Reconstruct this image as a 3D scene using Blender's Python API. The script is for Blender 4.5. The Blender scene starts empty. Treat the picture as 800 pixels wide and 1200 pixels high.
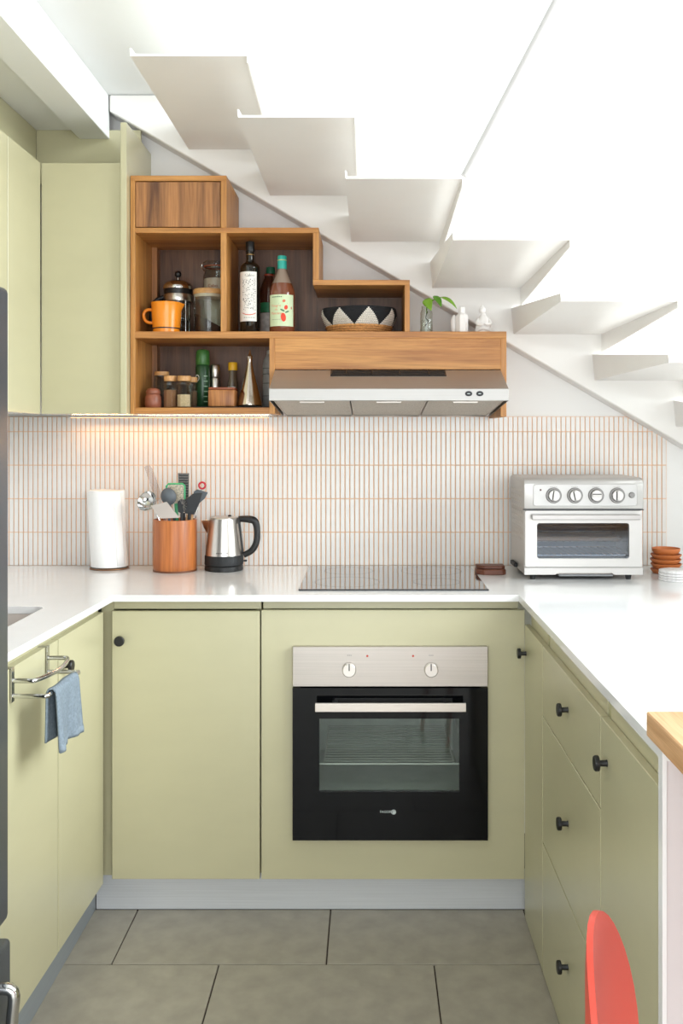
import bpy, bmesh, math, random
from mathutils import Vector, Matrix
random.seed(7)
PI = math.pi
scene = bpy.context.scene
COL = scene.collection

# ------------------------------------------------------------------ camera
CH = 1.47                     # camera height
VX, VY, F = 432.0, 510.0, 1100.0
cam_d = bpy.data.cameras.new('camera')
cam = bpy.data.objects.new('camera', cam_d); COL.objects.link(cam)
cam.location = (0, 0, CH); cam.rotation_euler = (PI/2, 0, 0)
cam_d.sensor_fit = 'VERTICAL'; cam_d.sensor_height = 36.0; cam_d.sensor_width = 24.0
cam_d.lens = 36.0*F/1200.0
cam_d.shift_x = -(VX-400)/1200.0
cam_d.shift_y = -(600-VY)/1200.0
cam_d.clip_start = 0.02
scene.camera = cam

# ------------------------------------------------------------------ light and exposure
scene.view_settings.view_transform = 'Standard'
scene.view_settings.look = 'None'
scene.view_settings.gamma = 1.0
scene.view_settings.use_curve_mapping = False
scene.view_settings.exposure = 0.1
scene.cycles.transparent_max_bounces = 40

world = bpy.data.worlds.new('world'); scene.world = world
world.use_nodes = True
bg = world.node_tree.nodes['Background']
bg.inputs[0].default_value = (0.90, 0.96, 1.0, 1); bg.inputs[1].default_value = 1.0

def area(name, loc, rot, sx, sy, power, color=(1, 1, 1), spread=PI):
    l = bpy.data.lights.new(name, 'AREA'); l.shape = 'RECTANGLE'
    l.size = sx; l.size_y = sy; l.energy = power; l.color = color; l.spread = spread
    o = bpy.data.objects.new(name, l); COL.objects.link(o)
    o.location = loc; o.rotation_euler = rot
    return o
# daylight through the roof light above the stairwell
area('roof_light_daylight', (1.55, 1.75, 4.95), (0, 0, 0), 3.2, 2.8, 22, (0.97, 0.99, 1.0))
# daylight through the tall window in the right-hand wall
area('window_daylight', (3.50, 1.3, 2.9), (0, math.radians(75), 0), 3.2, 2.8, 370, (0.895, 0.962, 1.0))
# added front fill, set at an unseen window behind the camera
area('rear_window_fill', (0.7, -2.10, 1.3), (math.radians(82), 0, 0), 3.2, 2.4, 100, (0.925, 0.968, 1.0))

# ------------------------------------------------------------------ materials
def lin(c):
    r = []
    for v in c:
        v /= 255.0
        r.append(v/12.92 if v <= 0.04045 else ((v+0.055)/1.055)**2.4)
    return r
MATS = {}
def mat(name, rgb, rough=0.5, metal=0.0, var=0.04, vscale=6.0, stretch=None, bump=0.0, bscale=200.0, coat=0.0, coat_r=0.1, spec=0.5, trans=0.0, emit=0.0, sub=0.0):
    if name in MATS: return MATS[name]
    m = bpy.data.materials.new(name); m.use_nodes = True
    nt = m.node_tree; N = nt.nodes; L = nt.links
    b = N['Principled BSDF']
    c = lin(rgb)
    tc = N.new('ShaderNodeTexCoord'); mp = N.new('ShaderNodeMapping')
    L.new(tc.outputs['Object'], mp.inputs['Vector'])
    if stretch: mp.inputs['Scale'].default_value = stretch
    n = N.new('ShaderNodeTexNoise'); n.inputs['Scale'].default_value = vscale; n.inputs['Detail'].default_value = 4
    L.new(mp.outputs['Vector'], n.inputs['Vector'])
    r = N.new('ShaderNodeValToRGB')
    r.color_ramp.elements[0].position = 0.3; r.color_ramp.elements[1].position = 0.7
    r.color_ramp.elements[0].color = [x*(1-var) for x in c]+[1]
    r.color_ramp.elements[1].color = [min(1, x*(1+var)) for x in c]+[1]
    L.new(n.outputs['Fac'], r.inputs['Fac']); L.new(r.outputs['Color'], b.inputs['Base Color'])
    b.inputs['Roughness'].default_value = rough; b.inputs['Metallic'].default_value = metal
    b.inputs['Coat Weight'].default_value = coat; b.inputs['Coat Roughness'].default_value = coat_r
    b.inputs['Specular IOR Level'].default_value = spec
    b.inputs['Transmission Weight'].default_value = trans
    if sub: b.inputs['Subsurface Weight'].default_value = sub
    if emit:
        b.inputs['Emission Color'].default_value = c+[1]; b.inputs['Emission Strength'].default_value = emit
    if bump:
        n2 = N.new('ShaderNodeTexNoise'); n2.inputs['Scale'].default_value = bscale; n2.inputs['Detail'].default_value = 3
        L.new(mp.outputs['Vector'], n2.inputs['Vector'])
        bp = N.new('ShaderNodeBump'); bp.inputs['Strength'].default_value = bump; bp.inputs['Distance'].default_value = 0.002
        L.new(n2.outputs['Fac'], bp.inputs['Height']); L.new(bp.outputs['Normal'], b.inputs['Normal'])
    MATS[name] = m
    return m

def wood(name, light, dark, axis='X', scale=1.0, rough=0.42, knot=False):
    if name in MATS: return MATS[name]
    m = bpy.data.materials.new(name); m.use_nodes = True
    nt = m.node_tree; N = nt.nodes; L = nt.links; b = N['Principled BSDF']
    tc = N.new('ShaderNodeTexCoord'); oi = N.new('ShaderNodeObjectInfo')
    vm = N.new('ShaderNodeVectorMath'); vm.operation = 'SCALE'; vm.inputs['Scale'].default_value = 7.0
    cb = N.new('ShaderNodeCombineXYZ')
    for k in range(3): L.new(oi.outputs['Random'], cb.inputs[k])
    L.new(cb.outputs[0], vm.inputs[0])
    ad = N.new('ShaderNodeVectorMath'); ad.operation = 'ADD'
    L.new(tc.outputs['Object'], ad.inputs[0]); L.new(vm.outputs[0], ad.inputs[1])
    mp = N.new('ShaderNodeMapping'); L.new(ad.outputs[0], mp.inputs['Vector'])
    s = {'X': (1.6, 22, 22), 'Y': (22, 1.6, 22), 'Z': (22, 22, 1.6)}[axis]
    mp.inputs['Scale'].default_value = [v*scale for v in s]
    n = N.new('ShaderNodeTexNoise'); n.inputs['Scale'].default_value = 1.0; n.inputs['Detail'].default_value = 6
    n.inputs['Roughness'].default_value = 0.62; n.inputs['Distortion'].default_value = 0.9
    L.new(mp.outputs['Vector'], n.inputs['Vector'])
    r = N.new('ShaderNodeValToRGB'); e = r.color_ramp.elements
    e[0].position = 0.33; e[0].color = lin(dark)+[1]; e[1].position = 0.66; e[1].color = lin(light)+[1]
    L.new(n.outputs['Fac'], r.inputs['Fac'])
    mp2 = N.new('ShaderNodeMapping'); L.new(ad.outputs[0], mp2.inputs['Vector'])
    s2 = {'X': (9, 260, 260), 'Y': (260, 9, 260), 'Z': (260, 260, 9)}[axis]
    mp2.inputs['Scale'].default_value = s2
    n2 = N.new('ShaderNodeTexNoise'); n2.inputs['Scale'].default_value = 1.0; n2.inputs['Detail'].default_value = 2
    L.new(mp2.outputs['Vector'], n2.inputs['Vector'])
    r2 = N.new('ShaderNodeValToRGB'); e2 = r2.color_ramp.elements
    e2[0].position = 0.3; e2[0].color = (0.72, 0.68, 0.64, 1); e2[1].position = 0.62; e2[1].color = (1, 1, 1, 1)
    L.new(n2.outputs['Fac'], r2.inputs['Fac'])
    mx = N.new('ShaderNodeMix'); mx.data_type = 'RGBA'; mx.blend_type = 'MULTIPLY'; mx.inputs[0].default_value = 0.8
    L.new(r.outputs['Color'], mx.inputs[6]); L.new(r2.outputs['Color'], mx.inputs[7])
    L.new(mx.outputs[2], b.inputs['Base Color'])
    b.inputs['Roughness'].default_value = rough
    MATS[name] = m
    return m

def thin_glass(name, tint=(235, 240, 240), refl=1.0, rough=0.02, ior=1.45):
    if name in MATS: return MATS[name]
    m = bpy.data.materials.new(name); m.use_nodes = True
    nt = m.node_tree; N = nt.nodes; L = nt.links
    for x in list(N):
        if x.type != 'OUTPUT_MATERIAL': N.remove(x)
    out = [x for x in N if x.type == 'OUTPUT_MATERIAL'][0]
    t = N.new('ShaderNodeBsdfTransparent')
    tc = N.new('ShaderNodeTexCoord'); n = N.new('ShaderNodeTexNoise'); n.inputs['Scale'].default_value = 3
    L.new(tc.outputs['Object'], n.inputs['Vector'])
    c = lin(tint); r = N.new('ShaderNodeValToRGB')
    r.color_ramp.elements[0].color = [x*0.97 for x in c]+[1]; r.color_ramp.elements[1].color = c+[1]
    L.new(n.outputs['Fac'], r.inputs['Fac']); L.new(r.outputs['Color'], t.inputs['Color'])
    g = N.new('ShaderNodeBsdfGlossy'); g.inputs['Roughness'].default_value = rough
    fr = N.new('ShaderNodeFresnel'); fr.inputs['IOR'].default_value = ior
    ge = N.new('ShaderNodeNewGeometry'); mm = N.new('ShaderNodeMapRange')
    mm.inputs['To Min'].default_value = ior; mm.inputs['To Max'].default_value = 1.0/ior
    L.new(ge.outputs['Backfacing'], mm.inputs['Value']); L.new(mm.outputs[0], fr.inputs['IOR'])
    mu = N.new('ShaderNodeMath'); mu.operation = 'MULTIPLY'; mu.inputs[1].default_value = refl; mu.use_clamp = True
    L.new(fr.outputs[0], mu.inputs[0])
    mix = N.new('ShaderNodeMixShader')
    L.new(mu.outputs[0], mix.inputs[0]); L.new(t.outputs[0], mix.inputs[1]); L.new(g.outputs[0], mix.inputs[2])
    L.new(mix.outputs[0], out.inputs[0])
    MATS[name] = m
    return m

M_WALL = mat('white_plaster', (240, 239, 237), 0.75, var=0.012, vscale=3, bump=0.05, bscale=90)
M_CEIL = mat('ceiling_paint', (240, 241, 240), 0.8, var=0.012, vscale=3)
M_STEEL_PAINT = mat('white_painted_steel', (238, 235, 231), 0.33, var=0.02, vscale=4)
M_GREEN = mat('sage_green_lacquer', (190, 184, 149), 0.36, var=0.02, vscale=5, stretch=(1, 1, 3), coat=0.85, coat_r=0.36)
M_GREEN_IN = mat('sage_green_carcass', (184, 180, 140), 0.5, var=0.02)
M_COUNTER = mat('white_quartz', (228, 227, 226), 0.14, var=0.012, vscale=14, coat=0.2)
M_TILE = mat('white_glazed_tile', (232, 228, 224), 0.25, var=0.025, vscale=9)
M_GROUT = mat('terracotta_grout', (238, 194, 156), 0.85, var=0.08, vscale=40)
M_FLOOR = mat('taupe_floor_tile', (158, 151, 137), 0.34, var=0.13, vscale=14, bump=0.08, bscale=60)
M_FGROUT = mat('dark_floor_grout', (72, 60, 52), 0.9)
M_BLACK = mat('matt_black', (20, 20, 21), 0.42)
M_RUBBER = mat('black_rubber', (26, 27, 29), 0.6)
M_CHROME = mat('chrome', (205, 205, 204), 0.12, metal=1.0)
M_STEEL = mat('brushed_steel', (186, 179, 172), 0.38, metal=1.0, var=0.06, vscale=1.0, stretch=(3, 260, 260))
M_STEEL_V = mat('brushed_steel_upright', (200, 194, 188), 0.28, metal=1.0, var=0.06, vscale=1.0, stretch=(260, 260, 3))
M_ALU = mat('aluminium_plinth', (212, 214, 217), 0.45, metal=0.15, var=0.05, vscale=1.0, stretch=(3, 260, 260))
M_TOASTER = mat('pale_satin_steel', (190, 187, 184), 0.34, metal=0.55, var=0.02)
M_FRIDGE = mat('slate_grey_steel', (84, 88, 93), 0.38, metal=0.6, var=0.05, vscale=1.0, stretch=(3, 200, 200))
M_TEAK_X = wood('teak_along', (206, 148, 80), (162, 102, 46), 'X')
M_TEAK_Z = wood('teak_upright', (206, 148, 80), (162, 102, 46), 'Z')
M_TEAK_Y = wood('teak_deep', (196, 138, 78), (154, 98, 50), 'Y')
M_WALNUT_X = wood('walnut_along', (140, 98, 66), (96, 64, 42), 'X')
M_WALNUT_Z = wood('walnut_upright', (188, 130, 78), (96, 58, 32), 'Z', 0.8)
M_BACKP = wood('shaded_back_panel', (124, 84, 56), (80, 52, 34), 'Z')  # darker wood, with the shade inside the compartments painted in
M_BAR = wood('pale_butcher_block', (222, 180, 136), (190, 142, 96), 'Y', 0.8)
M_ACACIA = wood('acacia_wood', (216, 134, 72), (150, 76, 34), 'Z', 0.5, 0.38)
M_GLASS = thin_glass('clear_glass', (250, 252, 251), 1.0)

# ------------------------------------------------------------------ mesh helpers
def sx(px, d): return (px-VX)*d/F           # world X of a column at depth d
def sz(py, d): return CH+(VY-py)*d/F        # world Z of a row at depth d

def world_loc(o):
    v = Vector((0, 0, 0))
    while o is not None:
        v += o.location; o = o.parent
    return v
def link(name, me, m=None, parent=None, at=(0, 0, 0)):
    o = bpy.data.objects.new(name, me); COL.objects.link(o)
    if m is not None and me is not None:
        if not me.materials: me.materials.append(m)
    a = Vector(at)
    if parent is not None:
        o.parent = parent; a = a-world_loc(parent)
    o.location = a
    return o
def fin(bm, smooth_angle=None):
    bmesh.ops.recalc_face_normals(bm, faces=bm.faces)
    if smooth_angle is not None:
        for f in bm.faces: f.smooth = True
        for e in bm.edges:
            if len(e.link_faces) == 2:
                e.smooth = e.calc_face_angle(0) < math.radians(smooth_angle)
            else: e.smooth = True
    me = bpy.data.meshes.new('mesh'); bm.to_mesh(me); bm.free()
    return me
def tag(o, label, cat, group=None):
    o['label'] = label; o['category'] = cat
    if group: o['group'] = group
    return o
def struct(o): o['kind'] = 'structure'; return o
def thing(name, label, cat, at, group=None):
    o = link(name, None, None, None, at); o.empty_display_size = 0.05
    return tag(o, label, cat, group)
def add_box(bm, x0, x1, y0, y1, z0, z1, bev=0.0, seg=1):
    x0, x1 = min(x0, x1), max(x0, x1); y0, y1 = min(y0, y1), max(y0, y1); z0, z1 = min(z0, z1), max(z0, z1)
    r = bmesh.ops.create_cube(bm, size=1.0)
    for v in r['verts']:
        v.co = Vector(((x0+x1)/2+v.co.x*(x1-x0), (y0+y1)/2+v.co.y*(y1-y0), (z0+z1)/2+v.co.z*(z1-z0)))
    if bev > 0:
        es = list({e for v in r['verts'] for e in v.link_edges})
        bmesh.ops.bevel(bm, geom=es, offset=bev, segments=seg, affect='EDGES', profile=0.5)
def box(name, x0, x1, y0, y1, z0, z1, m, parent=None, bev=0.0015, seg=1):
    cx, cy, cz = (x0+x1)/2, (y0+y1)/2, (z0+z1)/2
    bm = bmesh.new(); add_box(bm, x0-cx, x1-cx, y0-cy, y1-cy, z0-cz, z1-cz, bev, seg)
    return link(name, fin(bm, 50 if seg > 1 else None), m, parent, (cx, cy, cz))
def boxes(name, lst, m, parent=None, bev=0.0):
    cx = sum(b[0]+b[1] for b in lst)/(2*len(lst)); cy = sum(b[2]+b[3] for b in lst)/(2*len(lst)); cz = sum(b[4]+b[5] for b in lst)/(2*len(lst))
    bm = bmesh.new()
    for b in lst: add_box(bm, b[0]-cx, b[1]-cx, b[2]-cy, b[3]-cy, b[4]-cz, b[5]-cz, bev)
    return link(name, fin(bm), m, parent, (cx, cy, cz))
def lathe(name, prof, m, parent=None, at=(0, 0, 0), n=28, angle=38, rot=None):
    """prof: list of (r, z) from bottom to top"""
    bm = bmesh.new(); rings = []
    for r, z in prof:
        if r < 1e-5: rings.append([bm.verts.new((0, 0, z))])
        else: rings.append([bm.verts.new((r*math.cos(2*PI*k/n), r*math.sin(2*PI*k/n), z)) for k in range(n)])
    for a, b in zip(rings, rings[1:]):
        for k in range(n):
            if len(a) == 1 and len(b) == 1: continue
            if len(a) == 1: bm.faces.new((a[0], b[k], b[(k+1) % n]))
            elif len(b) == 1: bm.faces.new((a[k], a[(k+1) % n], b[0]))
            else: bm.faces.new((a[k], a[(k+1) % n], b[(k+1) % n], b[k]))
    if rot is not None: bm.transform(rot.to_4x4())
    return link(name, fin(bm, angle), m, parent, at)
def solid(prof): return [(0, prof[0][1])]+list(prof)+[(0, prof[-1][1])]
def smooth_pts(pts, sub=6):
    P = [Vector(p) for p in pts]
    if len(P) < 3: return P
    out = []
    for i in range(len(P)-1):
        p0 = P[max(i-1, 0)]; p1 = P[i]; p2 = P[i+1]; p3 = P[min(i+2, len(P)-1)]
        for k in range(sub):
            t = k/sub
            out.append(0.5*((2*p1)+(p2-p0)*t+(2*p0-5*p1+4*p2-p3)*t*t+(3*p1-p0-3*p2+p3)*t**3))
    out.append(P[-1]); return out
def add_tube(bm, pts, r, n=8, closed=False, flat=1.0, flat_axis=None):
    P = [Vector(p) for p in pts]; rings = []
    prev = None
    for i, p in enumerate(P):
        if closed: t = (P[(i+1) % len(P)]-P[i-1])
        else: t = P[min(i+1, len(P)-1)]-P[max(i-1, 0)]
        t.normalize()
        if prev is None:
            up = Vector((0, 0, 1)) if abs(t.z) < 0.9 else Vector((0, 1, 0))
            if flat_axis is not None: up = Vector(flat_axis)
            u = t.cross(up).normalized()
        else:
            u = (prev-t*prev.dot(t)).normalized()
        prev = u; w = t.cross(u).normalized()
        rr = r[i] if isinstance(r, (list, tuple)) else r
        rings.append([bm.verts.new(p+u*rr*math.cos(2*PI*k/n)+w*rr*flat*math.sin(2*PI*k/n)) for k in range(n)])
    m = len(rings)
    for i in range(m if closed else m-1):
        a, b = rings[i], rings[(i+1) % m]
        for k in range(n): bm.faces.new((a[k], a[(k+1) % n], b[(k+1) % n], b[k]))
    if not closed:
        bm.faces.new(rings[0][::-1]); bm.faces.new(rings[-1])
def tube(name, pts, r, m, parent=None, n=8, closed=False, smooth=0, flat=1.0, flat_axis=None):
    if smooth:
        if isinstance(r, (list, tuple)):
            m_ = len(r)-1
            r = [r[min(int(q/smooth), m_-1)]*(1-(q/smooth-min(int(q/smooth), m_-1)))+r[min(int(q/smooth), m_-1)+1]*(q/smooth-min(int(q/smooth), m_-1)) for q in range(m_*smooth+1)]
        pts = smooth_pts(pts, smooth)
    o = Vector(pts[0]); bm = bmesh.new()
    add_tube(bm, [Vector(p)-o for p in pts], r, n, closed, flat, flat_axis)
    return link(name, fin(bm, 60), m, parent, o)
def add_prism(bm, poly, axis, a, b):
    """poly: 2-D points; axis 'Y' -> poly is (x,z), 'X' -> (y,z), 'Z' -> (x,y)"""
    def mk(p, t):
        if axis == 'Y': return (p[0], t, p[1])
        if axis == 'X': return (t, p[0], p[1])
        return (p[0], p[1], t)
    A = [bm.verts.new(mk(p, a)) for p in poly]; B = [bm.verts.new(mk(p, b)) for p in poly]
    n = len(poly); fs = []
    for i in range(n): fs.append(bm.faces.new((A[i], A[(i+1) % n], B[(i+1) % n], B[i])))
    fs.append(bm.faces.new(A)); fs.append(bm.faces.new(B[::-1]))
    return fs
def prism(name, poly, axis, a, b, m, parent=None, bev=0.0, smooth=None, seg=1):
    cu = sum(p[0] for p in poly)/len(poly); cv = sum(p[1] for p in poly)/len(poly); ct = (a+b)/2
    bm = bmesh.new()
    add_prism(bm, [(p[0]-cu, p[1]-cv) for p in poly], axis, a-ct, b-ct)
    bmesh.ops.recalc_face_normals(bm, faces=bm.faces)
    if bev: bmesh.ops.bevel(bm, geom=list(bm.edges), offset=bev, segments=seg, affect='EDGES', profile=0.5)
    at = {'Y': (cu, ct, cv), 'X': (ct, cu, cv), 'Z': (cu, cv, ct)}[axis]
    return link(name, fin(bm, smooth), m, parent, at)
def rrect(x0, x1, y0, y1, r, n=5):
    out = []
    for cx, cy, a0 in ((x1-r, y1-r, 0), (x0+r, y1-r, 90), (x0+r, y0+r, 180), (x1-r, y0+r, 270)):
        for k in range(n+1):
            a = math.radians(a0+90*k/n); out.append((cx+r*math.cos(a), cy+r*math.sin(a)))
    return out
def ellipse(cx, cz, a, b, n=24, rot=0.0):
    c, s = math.cos(rot), math.sin(rot)
    return [(cx+a*math.cos(2*PI*k/n)*c-b*math.sin(2*PI*k/n)*s, cz+a*math.cos(2*PI*k/n)*s+b*math.sin(2*PI*k/n)*c) for k in range(n)]
def cyl_between(name, p, q, r, m, parent=None, n=16):
    return tube(name, [p, q], r, m, parent, n)
def disc_knob(name, base, direction, r, stem_r, stem_len, head_len, m, parent):
    """a round furniture knob standing off a face along `direction`"""
    rot = Vector((0, 0, 1)).rotation_difference(Vector(direction)).to_matrix()
    L_ = stem_len+head_len
    prof = [(0, 0), (stem_r*1.15, 0), (stem_r, 0.003), (stem_r, stem_len), (r*0.94, stem_len+0.0008), (r, stem_len+0.002), (r, L_-0.002), (r*0.9, L_), (0, L_)]
    return lathe(name, prof, m, parent, base, 20, 30, rot)
def text_mesh(s, size, extrude=0.0003):
    c = bpy.data.curves.new('lettering', 'FONT'); c.body = s; c.size = size; c.extrude = extrude
    c.align_x = 'CENTER'; c.align_y = 'CENTER'; c.resolution_u = 2
    o = bpy.data.objects.new('lettering', c); COL.objects.link(o)
    bpy.context.view_layer.update()
    me = bpy.data.meshes.new_from_object(o.evaluated_get(bpy.context.evaluated_depsgraph_get()))
    bpy.data.objects.remove(o); bpy.data.curves.remove(c)
    me.materials.clear()
    return me
def text_front(name, s, size, m, parent, at):
    """lettering facing the camera side (-Y)"""
    me = text_mesh(s, size)
    for v in me.vertices: v.co = Vector((v.co.x, -v.co.z, v.co.y))
    return link(name, me, m, parent, at)
def wrap(co, R, a0=-PI/2):
    """(u along the girth, v up, w outwards) -> cylinder of radius R facing -Y"""
    a = a0+co[0]/R; r = R+co[2]
    return Vector((r*math.cos(a), r*math.sin(a), co[1]))
def text_wrap(name, s, size, R, z, m, parent, at, u=0.0, shear=0.0):
    me = text_mesh(s, size, 0.0001)
    for v in me.vertices: v.co = wrap((v.co.x+u+shear*v.co.y, v.co.y+z, v.co.z+0.0004), R)
    return link(name, me, m, parent, at)
def patch_wrap(name, poly, R, m, parent, at, off=0.0005, thick=0.0004):
    """a closed outline (u, v) laid on a cylinder"""
    bm = bmesh.new(); add_prism(bm, poly, 'Z', 0, thick)
    bmesh.ops.triangulate(bm, faces=bm.faces)
    for v in bm.verts: v.co = wrap((v.co.x, v.co.y, v.co.z+off), R)
    return link(name, fin(bm), m, parent, at)
def label_band(name, R, z0, z1, u0, u1, m, parent, at, n=20, off=0.0004, t=0.0004):
    bm = bmesh.new(); rows = []
    for k in range(n+1):
        u = u0+(u1-u0)*k/n
        rows.append([bm.verts.new(wrap((u, z, w), R)) for z, w in ((z0, off), (z1, off), (z1, off+t), (z0, off+t))])
    for a, b in zip(rows, rows[1:]):
        for k in range(4): bm.faces.new((a[k], b[k], b[(k+1) % 4], a[(k+1) % 4]))
    bm.faces.new(rows[0]); bm.faces.new(rows[-1][::-1])
    return link(name, fin(bm, 30), m, parent, at)

# ================================================================== THE SETTING
WY = 3.48        # back wall face
LX = -1.42       # left wall face
RX = 3.60        # right wall of the stairwell
BY = -2.20       # rear wall behind the camera
TOP = 5.0        # roof of the stairwell
CT = 0.988       # worktop height
CEIL = 2.70

floor = struct(box('floor', LX-0.1, RX+0.1, BY-0.1, WY+0.1, -0.06, -0.006, M_FGROUT, None, 0))
TL, TD = 0.597, 0.302
tile_me = None
row = 0
y1 = 2.608+TD
while y1 > BY:
    y0 = y1-TD
    off = -0.715 if row % 2 == 0 else -0.416
    k = math.floor((LX-off)/TL)
    while off+k*TL < RX:
        a, b = off+k*TL, off+(k+1)*TL
        k += 1
        if b < LX or a < -0.9 and b < -0.9 or a > 1.9 and y0 > 1.5: continue
        a, b = max(a, -1.4), min(b, RX)
        full = abs((b-a)-TL) < 1e-6
        if full and tile_me is not None:
            link('floor_tile', tile_me, M_FLOOR, floor, ((a+b)/2, (y0+y1)/2, -0.003)); continue
        o = box('floor_tile', a+0.002, b-0.002, y0+0.002, y1-0.002, -0.006, 0.0, M_FLOOR, floor, 0.001)
        if full: tile_me = o.data
    y1 = y0; row += 1

def wall_with_hole(name, axis, p0, p1, u0, u1, v0, v1, holes, m):
    """flat wall slab with a rectangular opening, built as four pieces in one mesh"""
    hu0, hu1, hv0, hv1 = holes
    parts = [(u0, hu0, v0, v1), (hu1, u1, v0, v1), (hu0, hu1, v0, hv0), (hu0, hu1, hv1, v1)]
    lst = []
    for a, b, c, d in parts:
        if b-a < 1e-4 or d-c < 1e-4: continue
        if axis == 'X': lst.append((p0, p1, a, b, c, d))
        elif axis == 'Y': lst.append((a, b, p0, p1, c, d))
        else: lst.append((a, b, c, d, p0, p1))
    return struct(boxes(name, lst, m))
wall_back = struct(box('wall_back', LX-0.12, RX+0.12, WY, WY+0.12, -0.006, TOP, M_WALL, None, 0))
wall_left = struct(box('wall_left', LX-0.12, LX, BY, WY, -0.006, CEIL+0.26, M_WALL, None, 0))
wall_right = wall_with_hole('wall_right', 'X', RX, RX+0.12, BY, WY, -0.006, TOP, (-0.1, 2.7, 1.2, 4.6), M_WALL)
wall_rear = wall_with_hole('wall_rear', 'Y', BY-0.12, BY, LX-0.12, RX+0.12, -0.006, TOP, (-0.95, 2.35, 0.05, 2.6), mat('grey_rear_wall', (150, 146, 140), 0.8))
roof = wall_with_hole('ceiling', 'Z', TOP, TOP+0.12, LX-0.12, RX+0.12, BY-0.12, WY+0.12, (-0.1, 3.2, 0.3, 3.2), M_CEIL)
def window(n, axis, pos, u0, u1, v0, v1, mull):
    w = struct(link('window_%d' % n, None, None, None, {'X': (pos, (u0+u1)/2, v0), 'Y': ((u0+u1)/2, pos, v0), 'Z': ((u0+u1)/2, (v0+v1)/2, pos)}[axis]))
    def bx(nm, a, b, c, d, t0, t1, m):
        if axis == 'X': return box(nm, pos+t0, pos+t1, a, b, c, d, m, w, 0)
        if axis == 'Y': return box(nm, a, b, pos+t0, pos+t1, c, d, m, w, 0)
        return box(nm, a, b, c, d, pos+t0, pos+t1, m, w, 0)
    fw = 0.05
    bx('frame_bar', u0, u0+fw, v0, v1, 0.03, 0.09, M_STEEL_PAINT); bx('frame_bar', u1-fw, u1, v0, v1, 0.03, 0.09, M_STEEL_PAINT)
    bx('frame_bar', u0+fw, u1-fw, v0, v0+fw, 0.03, 0.09, M_STEEL_PAINT); bx('frame_bar', u0+fw, u1-fw, v1-fw, v1, 0.03, 0.09, M_STEEL_PAINT)
    for k in range(1, mull):
        c = u0+(u1-u0)*k/mull
        bx('mullion', c-0.02, c+0.02, v0+fw, v1-fw, 0.03, 0.09, M_STEEL_PAINT)
    for k in range(mull):
        a = u0+(u1-u0)*k/mull; b = u0+(u1-u0)*(k+1)/mull
        bx('pane', a+0.05, b-0.05, v0+fw, v1-fw, 0.055, 0.06, M_GLASS)
window(1, 'X', RX, -0.1, 2.7, 1.2, 4.6, 3)
window(2, 'Z', TOP, -0.1, 3.2, 0.3, 3.2, 3)
window(3, 'Y', BY-0.12, -0.95, 2.35, 0.05, 2.6, 3)

# kitchen ceiling: upper-floor slab, dropped panel over the wall units, boxed beam
slab = struct(box('ceiling', LX, -0.632, BY, WY, CEIL, CEIL+0.25, M_CEIL, None, 0))
box('dropped_panel', LX+0.001, -1.045, BY+0.001, WY-0.001, 2.577, CEIL, M_CEIL, slab, 0)
box('ceiling_beam', -1.05, -0.94, BY+0.001, 3.405, 2.544, CEIL, M_CEIL, slab, 0.002)

# ------------------------------------------------------------------ tiled splashback (part of the back wall)
GY = 3.474
ZR = [0.988, 1.1115, 1.2355, 1.3595, 1.4836]
ZTOP = 1.538
DX0, DZ0, DX1, DZ1 = 0.956, 1.5385, 1.100, 1.4580      # sloping end of the tiling
bed = prism('grout_bed', [(LX, CT), (1.1005, CT), (1.1005, DZ1), (DX0, ZTOP+0.001), (LX, ZTOP+0.001)], 'Y', GY, WY, M_GROUT, wall_back)
def zlim(x): return DZ0+(x-DX0)*(DZ1-DZ0)/(DX1-DX0)
PIT, TW = 0.01774, 0.0139
GAP = PIT-TW
cols = []
x = 1.0985
while x-TW > LX: cols.append((x-TW, x)); x -= PIT
cols[-1:] = []
rows_ = [(ZR[i]+0.0012, ZR[i+1]-0.0016) for i in range(4)]+[(ZR[4]+0.0012, ZTOP-0.0005)]
full = []; rest = bmesh.new()
for a, b in cols:
    for ri, (c, d) in enumerate(rows_):
        if ri < 4: full.append((a, b, c, d, ri))
        else:
            da, db = min(d, zlim(a)-0.003), min(d, zlim(b)-0.003)
            if max(da, db) > c+0.004:
                add_prism(rest, [(a, c), (b, c), (b, max(db, c+0.002)), (a, max(da, c+0.002))], 'Y', GY-0.003, GY)
# the clearest 300 become single tiles, the rest of the field stays joined
def clear(t):
    x = (t[0]+t[1])/2
    s = 0
    if -0.40 < x < 0.50: s -= 3
    if t[4] >= 2 and -1.3 < x: s -= 2
    if x > 0.94: s -= 1.5
    return s+abs(x)*0.2
full.sort(key=clear)
tile_by_row = {}
for i, (a, b, c, d, ri) in enumerate(full):
    if i < 300:
        if ri not in tile_by_row:
            tile_by_row[ri] = box('wall_tile', a, b, GY-0.003, GY, c, d, M_TILE, bed, 0.0009).data
        else: link('wall_tile', tile_by_row[ri], M_TILE, bed, ((a+b)/2, GY-0.0015, (c+d)/2))
    else: add_box(rest, a, b, GY-0.003, GY, c, d, 0.0)
o = link('wall_tile_field', fin(rest), M_TILE, bed, (0, 0, 0)); o['kind'] = 'stuff'

# ------------------------------------------------------------------ plinths
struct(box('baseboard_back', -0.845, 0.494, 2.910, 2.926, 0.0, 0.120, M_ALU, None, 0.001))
struct(box('baseboard_left', -0.861, -0.846, 1.985, 2.909, 0.0, 0.116, mat('aluminium_plinth_left', (142, 148, 152), 0.45, metal=0.15, var=0.05, vscale=1.0, stretch=(260, 3, 260)), None, 0.001))

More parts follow.
